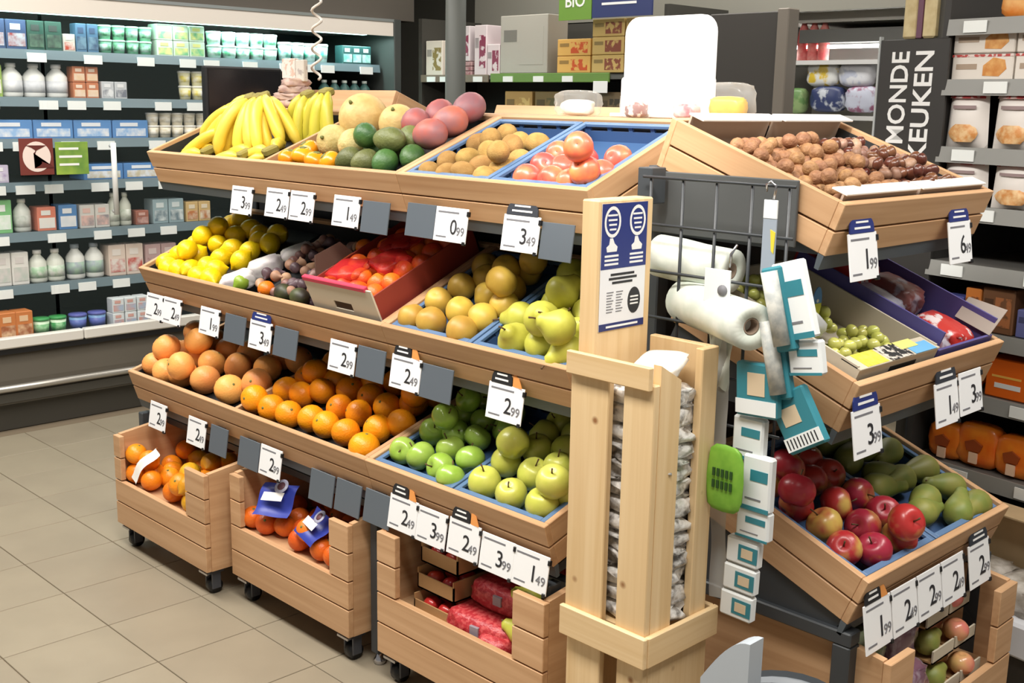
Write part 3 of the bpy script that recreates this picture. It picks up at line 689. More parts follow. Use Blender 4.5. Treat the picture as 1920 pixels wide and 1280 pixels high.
FM = {
 'grapefruit': mat('grapefruit_skin', (242, 158, 84), .42, rgb2=(244, 174, 96), scale=9, objvar=.10, bump=.25, bscale=160, spec=.4),
 'orange': mat('orange_skin', (252, 162, 22), .38, rgb2=(248, 146, 16), scale=10, objvar=.08, bump=.3, bscale=170, spec=.45),
 'green_apple': mat('green_apple_skin', (150, 184, 66), .28, rgb2=(168, 196, 90), scale=26, objvar=.10, coat=.3),
 'yellow_apple': mat('yellow_apple_skin', (210, 208, 100), .34, rgb2=(196, 200, 84), scale=30, objvar=.08, coat=.15),
 'quince': mat('quince_skin', (214, 178, 76), .45, rgb2=(198, 158, 66), scale=20, objvar=.12),
 'green_pear': mat('green_pear_skin', (204, 202, 84), .42, rgb2=(188, 186, 72), scale=26, objvar=.08),
 'lemon': mat('lemon_skin', (250, 214, 20), .36, rgb2=(244, 202, 14), scale=14, objvar=.07, bump=.25, bscale=150),
 'lime': mat('lime_skin', (126, 160, 44), .35, rgb2=(150, 176, 60), scale=18, bump=.2, bscale=150),
 'kiwi': mat('kiwi_skin', (176, 140, 84), .8, rgb2=(156, 120, 68), scale=40, objvar=.12, bump=.3, bscale=300, spec=.2),
 'nectarine': mat('nectarine_skin', (220, 88, 74), .34, rgb2=(240, 150, 88), scale=16, objvar=.10, coat=.15, ramp=(.45, .75)),
 'red_apple': mat('red_apple_skin', (172, 44, 52), .33, rgb2=(200, 164, 84), scale=13, objvar=.16, coat=.12, ramp=(.50, .66)),
 'pear': mat('pear_skin', (118, 130, 58), .5, rgb2=(142, 140, 68), scale=22, objvar=.12),
 'bin_orange': mat('bin_orange_skin', (240, 128, 20), .38, rgb2=(246, 150, 24), scale=10, objvar=.08, bump=.3, bscale=170),
 'bin_lemon': mat('bin_lemon_skin', (226, 170, 40), .4, rgb2=(214, 150, 30), scale=12, objvar=.08, bump=.3, bscale=150),
 'bag_orange': mat('bag_orange_skin', (232, 112, 30), .4, rgb2=(224, 96, 24), scale=10, objvar=.1, bump=.3, bscale=170),
}
STEMB = mat('stem_brown', (92, 66, 38), .7); STEMG = mat('stem_green', (112, 116, 60), .7)
FRUIT = {'grapefruit': ('T3', [(0.525,0.083,-0.003), (0.371,0.087,-0.003), (0.241,0.079,-0.003), (0.295,0.058,0.047), (0.524,0.230,-0.003), (0.403,0.194,-0.003), (0.060,0.076,-0.003), (0.278,0.171,-0.003), (0.170,0.189,-0.003), (0.355,0.273,-0.003), (0.064,0.176,-0.003), (0.241,0.263,-0.003), (0.100,0.116,0.050), (0.115,0.279,-0.003), (0.209,0.183,0.063), (0.123,0.228,0.056), (0.157,0.064,-0.003), (0.586,0.147,-0.003), (0.488,0.312,-0.003), (0.581,0.315,-0.003)], 0.0475),
'orange': ('T3', [(1.252,0.052,-0.009), (1.131,0.082,-0.009), (1.207,0.136,-0.009), (1.034,0.085,-0.009), (1.252,0.186,-0.009), (0.958,0.088,-0.009), (0.864,0.074,-0.009), (1.077,0.171,-0.009), (0.774,0.073,-0.009), (0.992,0.167,-0.009), (1.128,0.236,-0.009), (1.191,0.284,-0.009), (0.715,0.060,0.018), (1.030,0.254,-0.009), (0.794,0.172,-0.009), (1.234,0.270,0.041), (0.848,0.212,-0.006), (0.928,0.256,-0.009), (0.714,0.169,-0.009), (1.035,0.351,-0.009), (0.963,0.322,-0.009), (0.714,0.252,-0.009), (0.774,0.251,0.024), (0.714,0.364,-0.009), (0.833,0.280,-0.009), (0.799,0.351,-0.009), (0.880,0.346,-0.009), (1.131,0.350,-0.009), (1.209,0.350,-0.009)], 0.0415),
'green_apple': ('T3', [(1.598,0.054,-0.007), (1.537,0.075,-0.007), (1.582,0.139,-0.007), (1.442,0.090,-0.007), (1.375,0.087,-0.007), (1.490,0.153,-0.007), (1.520,0.225,-0.007), (1.443,0.218,-0.007), (1.379,0.194,-0.007), (1.560,0.288,-0.007), (1.472,0.296,-0.007), (1.396,0.287,-0.007), (1.440,0.200,0.052), (1.519,0.355,-0.007), (1.410,0.386,-0.007), (1.423,0.300,0.046)], 0.038),
'yellow_apple': ('T3', [(1.896,0.071,-0.005), (1.798,0.068,-0.005), (1.921,0.137,-0.005), (1.921,0.099,0.048), (1.700,0.075,-0.005), (1.787,0.158,-0.005), (1.838,0.196,0.006), (1.682,0.168,-0.005), (1.791,0.275,-0.005), (1.714,0.248,-0.005), (1.710,0.180,0.051), (1.682,0.309,-0.005), (1.682,0.374,-0.005), (1.885,0.269,-0.005), (1.764,0.341,-0.005), (1.850,0.338,-0.005)], 0.04),
'quince': ('T2', [(1.573,0.055,-0.006), (1.448,0.065,-0.006), (1.586,0.119,-0.006), (1.490,0.130,-0.006), (1.597,0.187,-0.006), (1.386,0.151,-0.006), (1.512,0.212,-0.006), (1.555,0.262,-0.006), (1.597,0.201,0.055), (1.394,0.229,-0.006), (1.435,0.287,-0.006), (1.532,0.351,-0.006), (1.506,0.302,0.022), (1.577,0.338,0.038), (1.373,0.064,-0.006), (1.383,0.335,-0.006)], 0.039),
'green_pear': ('T2', [(1.919,0.058,-0.003), (1.836,0.067,-0.003), (1.750,0.064,-0.003), (1.919,0.058,0.066), (1.808,0.150,-0.003), (1.692,0.145,-0.003), (1.849,0.079,0.063), (1.747,0.225,-0.003), (1.792,0.215,0.047), (1.892,0.132,-0.003), (1.860,0.214,-0.003), (1.812,0.288,-0.003), (1.888,0.281,-0.003), (1.684,0.358,-0.003), (1.770,0.357,-0.003), (1.858,0.351,-0.003)], 0.042),
'lemon': ('T2', [(0.349,0.093,-0.016), (0.175,0.055,-0.016), (0.231,0.068,-0.016), (0.113,0.052,-0.016), (0.286,0.103,-0.016), (0.050,0.077,-0.016), (0.280,0.159,-0.016), (0.054,0.132,-0.016), (0.141,0.151,-0.016), (0.161,0.117,0.024), (0.266,0.219,-0.016), (0.160,0.226,-0.016), (0.050,0.207,-0.016), (0.093,0.218,0.017), (0.169,0.295,-0.016), (0.280,0.323,-0.016), (0.069,0.300,-0.016), (0.188,0.347,-0.016), (0.106,0.280,0.021), (0.050,0.353,-0.016), (0.100,0.374,-0.002), (0.323,0.044,-0.016), (0.391,0.048,-0.016), (0.392,0.168,-0.016), (0.361,0.224,-0.016), (0.328,0.287,-0.016), (0.395,0.286,-0.016), (0.360,0.342,-0.016)], 0.034),
'lime': ('T2', [(0.537,0.067,-0.020), (0.531,0.135,-0.020)], 0.026),
'kiwi': ('T1', [(1.586,0.057,-0.020), (1.450,0.057,-0.020), (1.497,0.071,-0.019), (1.599,0.106,-0.020), (1.516,0.115,-0.020), (1.377,0.128,-0.020), (1.605,0.166,-0.020), (1.428,0.155,-0.020), (1.605,0.105,0.028), (1.504,0.205,-0.020), (1.509,0.159,-0.001), (1.549,0.202,0.000), (1.377,0.243,-0.020), (1.575,0.264,-0.020), (1.508,0.268,-0.020), (1.424,0.248,-0.006), (1.416,0.314,-0.020), (1.375,0.063,-0.020)], 0.03),
'nectarine': ('T1', [(1.868,0.061,-0.015), (1.808,0.061,-0.015), (1.730,0.061,-0.015), (1.916,0.061,0.015), (1.916,0.110,-0.015), (1.916,0.061,0.072), (1.800,0.187,-0.015), (1.708,0.200,-0.015), (1.722,0.129,-0.015), (1.789,0.124,-0.015), (1.859,0.128,-0.015), (1.899,0.192,-0.015)], 0.035),
'red_apple': ('E3', [(0.132,0.064,-0.009), (0.064,0.096,-0.009), (0.235,0.062,-0.009), (0.207,0.055,0.046), (0.181,0.123,-0.009), (0.094,0.166,-0.009), (0.286,0.132,-0.009), (0.092,0.238,-0.009), (0.193,0.199,-0.009), (0.057,0.236,0.041), (0.287,0.200,-0.009), (0.116,0.318,-0.009), (0.212,0.282,-0.009), (0.286,0.278,-0.009), (0.101,0.296,0.048), (0.286,0.343,-0.009)], 0.0385),
'pear': ('E3', [(0.497,0.052,-0.014), (0.394,0.095,-0.014), (0.468,0.120,-0.014), (0.374,0.204,-0.014), (0.596,0.119,-0.014), (0.485,0.195,-0.014), (0.426,0.233,-0.014), (0.596,0.193,-0.014), (0.405,0.298,-0.014), (0.575,0.281,-0.014), (0.595,0.051,-0.014), (0.524,0.312,-0.014), (0.412,0.376,-0.014), (0.480,0.376,-0.014), (0.559,0.375,-0.014)], 0.036),
'bin_orange': ('B1', [(0.306,0.053,-0.139), (0.353,0.050,-0.104), (0.160,0.050,-0.139), (0.093,0.094,-0.139), (0.117,0.149,-0.139), (0.054,0.180,-0.139), (0.107,0.072,-0.087), (0.054,0.053,-0.073), (0.054,0.272,-0.139), (0.054,0.234,-0.094), (0.054,0.367,-0.139), (0.057,0.050,-0.139), (0.164,0.113,-0.139), (0.239,0.114,-0.139), (0.304,0.120,-0.139), (0.379,0.118,-0.139), (0.196,0.183,-0.139), (0.276,0.181,-0.139), (0.347,0.179,-0.139), (0.166,0.239,-0.139), (0.234,0.241,-0.139), (0.309,0.242,-0.139), (0.376,0.243,-0.139), (0.127,0.311,-0.139), (0.197,0.305,-0.139), (0.268,0.303,-0.139), (0.348,0.310,-0.139), (0.161,0.373,-0.139), (0.238,0.373,-0.139), (0.307,0.367,-0.139), (0.377,0.367,-0.139)], 0.036),
'bin_lemon': ('B1', [(0.430,0.048,-0.142), (0.462,0.048,-0.099), (0.409,0.048,-0.093), (0.317,0.105,-0.086), (0.252,0.218,-0.092), (0.272,0.272,-0.093), (0.105,0.256,-0.123), (0.517,0.049,-0.142), (0.476,0.109,-0.142), (0.450,0.171,-0.142), (0.514,0.171,-0.142), (0.483,0.225,-0.142), (0.452,0.282,-0.142), (0.512,0.287,-0.142), (0.477,0.338,-0.142), (0.449,0.399,-0.142), (0.511,0.404,-0.142)], 0.033),
'bag_orange': ('B2', [(0.522,0.049,-0.131), (0.463,0.049,-0.131), (0.527,0.049,-0.076), (0.295,0.049,-0.131), (0.335,0.049,-0.092), (0.237,0.102,-0.131), (0.177,0.075,-0.131), (0.154,0.143,-0.131), (0.193,0.187,-0.131), (0.052,0.145,-0.131), (0.052,0.202,-0.131), (0.052,0.048,-0.131), (0.122,0.049,-0.131), (0.398,0.052,-0.131), (0.291,0.107,-0.131), (0.353,0.108,-0.131), (0.423,0.107,-0.131), (0.490,0.113,-0.131), (0.263,0.167,-0.131), (0.325,0.173,-0.131), (0.399,0.168,-0.131), (0.461,0.175,-0.131), (0.527,0.171,-0.131), (0.225,0.234,-0.131), (0.294,0.232,-0.131), (0.363,0.230,-0.131), (0.425,0.229,-0.131), (0.497,0.231,-0.131), (0.052,0.288,-0.131), (0.125,0.292,-0.131), (0.193,0.290,-0.131), (0.259,0.288,-0.131), (0.329,0.286,-0.131), (0.394,0.294,-0.131), (0.465,0.287,-0.131), (0.528,0.295,-0.131), (0.088,0.355,-0.131), (0.158,0.351,-0.131), (0.226,0.354,-0.131), (0.289,0.350,-0.131), (0.354,0.350,-0.131), (0.431,0.347,-0.131), (0.495,0.347,-0.131)], 0.034)}
SPEC = {  # look, place, category
 'grapefruit': ('plump orange-pink grapefruit', 'grapefruit pile', 'grapefruit'),
 'orange': ('bright round orange', 'orange pile', 'orange'),
 'green_apple': ('shiny green apple', 'green apple crate', 'apple'),
 'yellow_apple': ('yellow-green apple', 'yellow apple crate', 'apple'),
 'quince': ('golden brown quince', 'quince crate', 'quince'),
 'green_pear': ('yellow-green round pear', 'green pear crate', 'pear'),
 'lemon': ('bright yellow lemon', 'lemon pile', 'lemon'),
 'lime': ('small green lime', 'garlic net', 'lime'),
 'kiwi': ('brown fuzzy kiwi', 'kiwi crate', 'kiwi'),
 'nectarine': ('red and orange nectarine', 'nectarine crate', 'nectarine'),
 'red_apple': ('red and yellow apple', 'red apple crate', 'apple'),
 'pear': ('long green-brown pear', 'long pear crate', 'pear'),
 'bin_orange': ('loose netted orange', 'leftmost bin', 'orange'),
 'bin_lemon': ('golden yellow lemon', 'leftmost bin', 'lemon'),
 'bag_orange': ('small bagged orange', 'middle bin', 'orange')}
NAMES = {'bin_orange': 'orange', 'bin_lemon': 'lemon', 'bag_orange': 'orange', 'green_apple': 'apple', 'yellow_apple': 'apple', 'red_apple': 'apple', 'green_pear': 'pear'}
FR['B1'] = Matrix.Translation((-3.56, 1.642, .40)); FR['B2'] = Matrix.Translation((-2.92, 1.70, .40)); FR['B3'] = Matrix.Translation((-2.225, 1.72, .41))
def variants(k, r):
    m = FM[k]; out = []
    for v in range(3):
        if k in ('grapefruit',): g = globe(r, .92, .05, .03, seed=v)
        elif k in ('orange', 'bin_orange', 'bag_orange'): g = globe(r, .95, .04, .05, seed=v, amp=.01)
        elif k == 'green_apple': g = globe(r, .90, .28, .22, seed=v, amp=.02)
        elif k == 'yellow_apple': g = globe(r, 1.02, .28, .24, seed=v, amp=.025)
        elif k == 'red_apple': g = globe(r, .92, .28, .22, seed=v, amp=.02)
        elif k == 'quince': g = globe(r, 1.0, .16, .26, seed=v, amp=.045)
        elif k == 'green_pear': g = pearshape(r, r*2.25, .42, seed=v)
        elif k in ('lemon', 'bin_lemon', 'lime'): g = lemonshape(r, seed=v)
        elif k == 'kiwi': g = ovoid(r*.95, 1.22, v, .0)
        elif k == 'nectarine': g = globe(r, .96, .18, .02, seed=v, amp=.02)
        elif k == 'pear': g = pearshape(r*.94, r*3.5, .42, seed=v)
        out.append(g.mesh(NAMES.get(k, k), m))
    return out
def stems(k, r):
    if k in ('green_apple', 'yellow_apple', 'red_apple'): z0 = r*{'green_apple': .62, 'yellow_apple': .74, 'red_apple': .64}[k]; return ('stem', G().tube([(0, 0, z0), (r*.06, 0, z0+r*.28), (r*.14, 0, z0+r*.5)], [.0022, .0016, .0022], 6).mesh('stem', STEMB))
    if k == 'quince': return ('calyx', G().lathe([(.001, -r*.72), (.007, -r*.76), (.0085, -r*.80), (.004, -r*.74)], 8).mesh('calyx', STEMB))
    if k in ('green_pear', 'pear'): z0 = r*(1.2 if k == 'green_pear' else 2.05); return ('stem', G().tube([(0, 0, z0), (r*.05, 0, z0+r*.2), (r*.2, 0, z0+r*.42)], [.0026, .002, .0026], 6).mesh('stem', STEMB))
    if k in ('orange', 'grapefruit', 'bin_orange', 'bag_orange'): z0 = r*(.9 if k != 'grapefruit' else .87); return ('stem_button', G().lathe([(.0045, z0-.002), (.004, z0+.001), (.0015, z0+.0018)], 8).mesh('stem_button', STEMG))
    if k == 'nectarine': return ('stem_cavity', G().lathe([(.004, r*.76), (.003, r*.785), (.001, r*.79)], 8).mesh('stem_cavity', STEMB))
    return None
def row_labels(pts, r):
    """row counted from the tray front, place in the row from the left"""
    idx = sorted(range(len(pts)), key=lambda i: pts[i][1]); rows = []; lab = {}
    for i in idx:
        if rows and pts[i][1]-pts[rows[-1][0]][1] < 1.3*r: rows[-1].append(i)
        else: rows.append([i])
    for k, row in enumerate(rows):
        for j, i in enumerate(sorted(row, key=lambda i: pts[i][0])): lab[i] = (k+1, j+1)
    return lab
for k, (fr, pts, r) in FRUIT.items():
    vs = variants(k, r); sm = stems(k, r); lab = row_labels(pts, r); look, place, cat = SPEC[k]
    rnd = random.Random(len(k)*7+len(pts))
    for i, (a, b_, c) in enumerate(pts):
        if k == 'pear': rot = Euler((0, rnd.uniform(1.35, 1.65)*(-1 if a > .5 else (1 if a < .42 else rnd.choice((1, -1)))), rnd.uniform(-.5, .5)))
        elif k == 'green_pear': rot = Euler((rnd.uniform(.4, 1.9)*rnd.choice((1, -1)), rnd.uniform(-.4, .4), rnd.uniform(0, 6)))
        elif k in ('lemon', 'lime', 'kiwi', 'bin_lemon'): rot = Euler((rnd.uniform(1.1, 2.0), rnd.uniform(-.3, .3), rnd.uniform(0, 6)))
        elif k in ('yellow_apple', 'quince'): rot = Euler((rnd.uniform(-.4, 1.8), rnd.uniform(-.5, .5), rnd.uniform(0, 6)))
        else: rot = Euler((rnd.uniform(-1.0, 1.0), rnd.uniform(-1.0, 1.0), rnd.uniform(0, 6)))
        s_ = rnd.uniform(.96, 1.04)
        M = FR[fr] @ Matrix.Translation((a, b_, c)) @ rot.to_matrix().to_4x4() @ Matrix.Scale(s_, 4)
        o = put(NAMES.get(k, k), vs[rnd.randrange(3)], None, M, '%s in the %s, %s row from front, %s from left' % (look, place, nth(lab[i][0]), nth(lab[i][1])), cat, place)
        if sm: put(sm[0], sm[1], o)

# ---------------------------------------------------------------- bananas
BAN = mat('banana_skin', (240, 214, 84), .42, rgb2=(234, 204, 70), scale=14, objvar=.06)
BANG = mat('banana_skin_green', (196, 188, 58), .42, rgb2=(206, 194, 70), scale=14, objvar=.06)
BTIP = mat('banana_tip', (92, 76, 40), .7); BCR = mat('banana_crown', (140, 128, 60), .7)
def banana_mesh(m, L=.19, bend=1.0, seed=0):
    rnd = random.Random(seed); R = L/bend; k = 10
    path = []; rad = []
    for i in range(k+1):
        u = i/k; a = bend*u
        path.append((R*math.sin(a), 0, -R*(1-math.cos(a))))
        rad.append(.0200*(1 if .18 < u < .85 else (.38+.62*max(0, u-.0)/.18 if u <= .18 else max(.3, 1-.7*(u-.85)/.15))))
    return G().tube(path, rad, 6, 0).mesh('banana', m), path[-1], path[0]
def bunch(M, n, label, m, spread=.55, bend=1.1, tilt=0.5, L=.19):
    t = thing('banana_bunch', label, 'bananas', M, 'banana bunches in the top tray')
    me, tip, _ = banana_mesh(m, L, bend)
    tipm = G().lathe([(.006, -.004), (.0055, .004), (.003, .007)], 6).mesh('tip', BTIP)
    for i in range(n):
        u = (i-(n-1)/2)/max(1, (n-1)/2)
        R_ = Euler((0, tilt+.16*(i % 2), u*spread)).to_matrix().to_4x4()
        b = put('banana', me, t, Matrix.Translation((0, u*.022, -.012*(i % 2))) @ R_)
        put('tip', tipm, b, Matrix.Translation(tip) @ Matrix.Rotation(PI/2, 4, 'Y'))
    part('crown', G().cbox(-.024, .012, -.024, .024, -.014, .010, .006), BCR, t)
B_ = FR['T1']
def BM(a, b_, c, rz, ry=0, rx=0): return B_ @ Matrix.Translation((a, b_, c)) @ Euler((rx, ry, rz)).to_matrix().to_4x4()
D_ = math.radians
bunch(BM(.300, .215, .080, D_(184)), 6, 'big banana bunch reaching to the tray corner, top layer', BAN, .45, .75, .10, .21)
bunch(BM(.285, .165, .025, D_(186)), 5, 'big banana bunch reaching to the tray corner, under layer', BAN, .42, .6, .06, .21)
bunch(BM(.345, .235, .100, D_(232)), 5, 'big banana bunch draped diagonally over the heap', BAN, .42, .95, .22, .21)
bunch(BM(.385, .245, .098, D_(272)), 5, 'big banana bunch draped to the tray front', BAN, .5, 1.05, .28, .21)
bunch(BM(.400, .255, .098, D_(322)), 4, 'banana bunch draped towards the persimmons', BAN, .42, 1.0, .25, .20)
bunch(BM(.585, .105, -.012, D_(170)), 4, 'short banana bunch lying beside the divider', BAN, .5, .5, .0, .15)
bunch(BM(.250, .080, -.018, D_(180)), 3, 'low banana bunch along the front near the corner', BAN, .10, .45, .0, .18)
bunch(BM(.470, .080, -.018, D_(180)), 3, 'low banana bunch along the middle of the front', BAN, .10, .45, .0, .18)
bunch(BM(.505, .345, .070, D_(262)), 4, 'greenish banana bunch at the back of the tray', BANG, .5, .95, .55, .19)
bunch(BM(.610, .345, .078, D_(266)), 5, 'greenish banana bunch at the back beside the divider', BANG, .55, .95, .6, .19)

# ---------------------------------------------------------------- melons, avocados, mangoes, persimmons
MEL = mat('melon_skin', (214, 184, 120), .55, rgb2=(200, 166, 104), scale=40, bump=.35, bscale=90)
MEL2 = mat('melon_netted', (206, 188, 128), .6, rgb2=(176, 160, 96), scale=26, bump=.5, bscale=120)
def one(name, g, m, fr, a, b_, c, label, cat, group, rot=(0, 0, 0), sub=None):
    o = put(name, g.mesh(name, m), None, FR[fr] @ Matrix.Translation((a, b_, c)) @ Euler(rot).to_matrix().to_4x4(), label, cat, group)
    if sub: put(sub[0], sub[1], o)
    return o
def mstem(r): return ('stem', G().tube([(0, 0, r*.96), (.002, 0, r*1.1)], [.006, .004], 8).mesh('stem', STEMG))
one('melon', globe(.073, 1.0, .03, .03, 16, 24, 1, .008), MEL, 'T1', .878, .268, .030, 'largest round beige melon against the bananas', 'melon', 'melons in the top tray', (.5, .2, 0), mstem(.073))
one('melon', globe(.056, 1.0, .03, .03, 16, 24, 2, .008), MEL, 'T1', 1.015, .280, .012, 'beige melon with stalk between the big melon and the mangoes', 'melon', 'melons in the top tray', (.3, .35, 0), mstem(.056))
one('melon', globe(.050, .96, .03, .03, 16, 24, 3, .01), MEL2, 'T1', .852, .160, .002, 'netted melon behind the persimmons', 'melon', 'melons in the top tray', (.9, .3, 0), mstem(.05))
one('melon', globe(.046, .96, .03, .03, 16, 24, 4, .01), MEL2, 'T1', .958, .152, .0, 'small netted melon half hidden by avocados', 'melon', 'melons in the top tray', (.2, 1.0, 0), mstem(.046))
AVG = mat('avocado_green', (78, 112, 52), .45, rgb2=(56, 92, 48), scale=20, bump=.3, bscale=120, objvar=.15)
AVB = mat('avocado_olive', (112, 118, 66), .5, rgb2=(88, 96, 52), scale=20, bump=.4, bscale=120, objvar=.12)
AV = [(1.060, .128, .042, AVG, 'bright dark green avocado on top', 1.25), (1.165, .125, .034, AVB, 'large olive avocado lying on top', 1.55), (1.018, .080, -.012, AVB, 'olive avocado at the front beside the persimmons', 1.2), (1.098, .075, -.012, AVB, 'rough olive avocado at the front between two others', 1.2), (1.180, .078, -.010, AVG, 'green avocado at the front beside the mangoes', 1.15), (1.245, .120, -.012, AVG, 'green avocado against the kiwi divider', 1.2), (1.175, .190, .010, AVB, 'olive avocado behind the front row under the mangoes', 1.3), (1.06, .15, -.012, AVG, 'green avocado hidden low in the heap', 1.2), (1.13, .16, -.012, AVB, 'olive avocado hidden low in the heap', 1.2)]
for i, (a, b_, c, m, lb, el) in enumerate(AV):
    one('avocado', ovoid(.034, el, i, .14), m, 'T1', a, b_, c, lb, 'avocado', 'avocados in the top tray', (1.45+.2*(i % 2), .3*(i % 3-1), 1.2+.5*i))
MNG = mat('mango_skin', (152, 104, 108), .5, rgb2=(186, 96, 84), scale=12, objvar=.14, ramp=(.42, .62))
for i, (a, b_, c, lb) in enumerate([(1.135, .250, .030, 'dull purple mango beside the stalked melon'), (1.258, .190, .026, 'pink-red mango in front of the mango heap'), (1.262, .262, .030, 'large red mango with orange end'), (1.255, .345, .036, 'purple-red mango highest at the tray back'), (1.160, .320, .026, 'dusky mango at the back of the heap')]):
    one('mango', ovoid(.042, 1.25, i, .1), MNG, 'T1', a, b_, c, lb, 'mango', 'mangoes in the top tray', (1.5, .2*(i % 2), 1.0+.7*i))
KAK = mat('persimmon_skin', (244, 160, 22), .3, rgb2=(236, 140, 16), scale=14, coat=.2)
for i, (a, b_, c, lb) in enumerate([(.752, .062, -.014, 'orange persimmon in the front corner by the bananas'), (.815, .070, -.006, 'orange persimmon on top of the row'), (.885, .060, -.014, 'yellow-orange persimmon third in the front row'), (.950, .062, -.014, 'yellow-orange persimmon touching the avocados'), (.762, .125, -.014, 'orange persimmon behind the front row')]):
    one('persimmon', globe(.034, .8, .12, .05, seed=i, amp=.03), KAK, 'T1', a, b_, c, lb, 'persimmon', 'persimmons in the top tray', (.4*(i % 3-1), .3, i), ('calyx', G().lathe([(.014, .0215), (.010, .0265), (.002, .025)], 5, smooth=False).mesh('calyx', STEMG)))
# ---------------------------------------------------------------- pine crate with paper bags
CX0, CX1, CY0, CY1 = -1.470, -1.262, 1.612, 1.806
cr = thing('pine_crate', 'tall pine crate of bags with a poster on its high side', 'crate', (CX0, CY0, 0))
w, d = CX1-CX0, CY1-CY0
for x0_, x1_ in ((0.0, .098), (.134, w)):
    part('front_slat', G().cbox(x0_, x1_, 0, .016, .49, 1.0, .002), PINE_Z, cr)
    part('lower_slat', G().cbox(x0_+.004, x1_-.004, .004, .02, 0.01, .45, .002), PINE_Z, cr)
part('top_rail', G().cbox(-.004, w-.004, -.012, .0, .99, 1.035, .002), PINE_X, cr)
part('corner_slat', G().prism([(.016, .49), (.078, .49), (.078, 1.0), (.016, 1.036)], 'x', w-.018, w), PINE_Z, cr)
part('rear_slat', G().cbox(w-.018, w, d-.052, d, .49, 1.05, .002), PINE_Z, cr)
part('rear_board', G().cbox(.05, w-.018, d-.018, d, .49, 1.05, .002), PINE_Z, cr)
part('side_board', G().cbox(0, .046, .0165, .176, .49, 1.325, .003), PINE_Z, cr)
part('lower_side', G().cbox(w-.018, w-.004, .02, d+.016, .01, .45, .002), PINE_Z, cr)
part('lower_side', G().cbox(.004, .018, .02, d-.004, .01, .45, .002), PINE_Z, cr)
part('floor_board', G().box(.018, w-.018, .016, d-.018, .49, .50), PINE_X, cr)
for nm, (xa, xb, ya, yb), mm in (('band', (-.004, w+.010, -.012, 0), PINE_X), ('band', (w, w+.012, 0, d+.03), PINE_Y), ('band', (-.004, w, d+.018, d+.03), PINE_X)):
    part(nm, G().cbox(xa, xb, ya, yb, .445, .508, .002), mm, cr)
part('corner_brace', G().cbox(.02, .06, .02, .06, .50, .985, .002), PINE_Z, cr)
# poster on the inner face of the high side
po = put('poster', G().box(0, .001, 0, .134, -.245, 0).mesh('poster', mat('poster_white', (232, 233, 236), .4)), None, T(CX0+.0465, 1.634, 1.318), 'blue and white bag poster pinned on the high pine board', 'poster')
part('blue_field', G().box(.001, .0015, 0, .134, -.125, 0), NAVY, po)
def oval(cy, cz, ry, rz, x0_, x1_, hole=.78):
    g = G(); n = 24
    for i in range(n):
        a0_, a1_ = 2*PI*i/n, 2*PI*(i+1)/n
        q = [(x1_, cy+k*ry*math.cos(a), cz+k*rz*math.sin(a)) for k, a in ((1, a0_), (1, a1_), (hole, a1_), (hole, a0_))]
        g._add(q, [(0, 1, 2, 3)])
    return g
for cy in (.030, .104):
    part('ring_mark', oval(cy, -.035, .024, .030, .0015, .0021), M_WHITEINK, po)
    for k in range(4): part('text_line', G().box(.0015, .002, cy-.014+.002*k, cy+.014-.001*k, -.024-.009*k, -.0205-.009*k), M_WHITEINK, po)
    g = G().prism([(cy-.014, -.092), (cy+.014, -.092), (cy+.016, -.083), (cy+.007, -.076), (cy+.002, -.066), (cy-.006, -.066), (cy-.008, -.078), (cy-.016, -.083)], 'x', .0015, .0021)
    part('bag_mark', g, M_WHITEINK, po)
    for k in range(3): part('text_line', G().box(.0015, .002, cy-.020, cy+.020, -.102-.008*k, -.098-.008*k), M_WHITEINK, po)
for k, (y0_, y1_) in enumerate(((.03, .10), (.025, .108), (.035, .095))): part('headline', G().box(.001, .0016, y0_, y1_, -.139-.008*k, -.1345-.008*k), M_INK, po)
for cy in (.030, .058):
    for k in range(8): part('body_line', G().box(.001, .0015, cy-.010, cy+.010-.003*(k % 3), -.172-.0055*k, -.170-.0055*k), M_INKG, po)
part('badge', G().prism([(.102+.019*math.cos(2*PI*i/24), -.192+.026*math.sin(2*PI*i/24)) for i in range(24)], 'x', .001, .0016), M_INK, po)
for k in range(3): part('badge_line', G().box(.0016, .0021, .090, .114, -.186-.007*k, -.183-.007*k), M_WHITEINK, po)
part('footer_bar', G().box(.001, .0016, 0, .134, -.245, -.231), M_NAVYINK, po)
part('footer_text', G().box(.0016, .0021, .02, .115, -.240, -.236), M_WHITEINK, po)
# crumpled bags in the crate
FOIL = mat('crinkled_film', (234, 231, 226), .25, rgb2=(128, 122, 116), scale=42, coat=.3, objvar=.06, bump=1.0, bscale=55, ramp=(.46, .66))  # darker noise tone paints the shading of the crinkles into the film colour
def crumple(sx, sy, sz, seed, nu=18, nv=10, amp=.22):
    rnd = random.Random(seed); ks = [(rnd.uniform(2, 9), rnd.uniform(2, 9), rnd.uniform(0, 6), rnd.uniform(.3, 1)) for _ in range(9)]
    pr = []
    def fn(u, v):
        a, th = 2*PI*u, PI*v
        q = 1+amp*sum(c*math.sin(k*a+m*th*2+p) if abs(k-round(k)) < 1e-9 else c*math.sin(round(k)*a+m*th*2+p) for k, m, p, c in ks)/5
        ca, sa, ct, stt = math.cos(a), math.sin(a), math.cos(th), math.sin(th)
        e = .55
        f = lambda t: math.copysign(abs(t)**e, t)
        return (sx*f(ca)*f(stt)*q, sy*f(sa)*f(stt)*q, sz*f(ct)*(.9+.1*q))
    return G().grid(fn, nu, nv)
film_me = [crumple(.080, .070, .023, s, 28, 10, .34).mesh('film_bag', FOIL) for s in range(5)]
for i in range(13):
    put('film_bag', film_me[i % 5], None, T(CX0+.118, CY0+.098, .518+i*.0365, 0, 0, .1*(i % 3-1)), 'crinkled clear film bag stacked in the pine crate, %s from the bottom' % nth(i+1), 'bag', 'film bags in the pine crate')
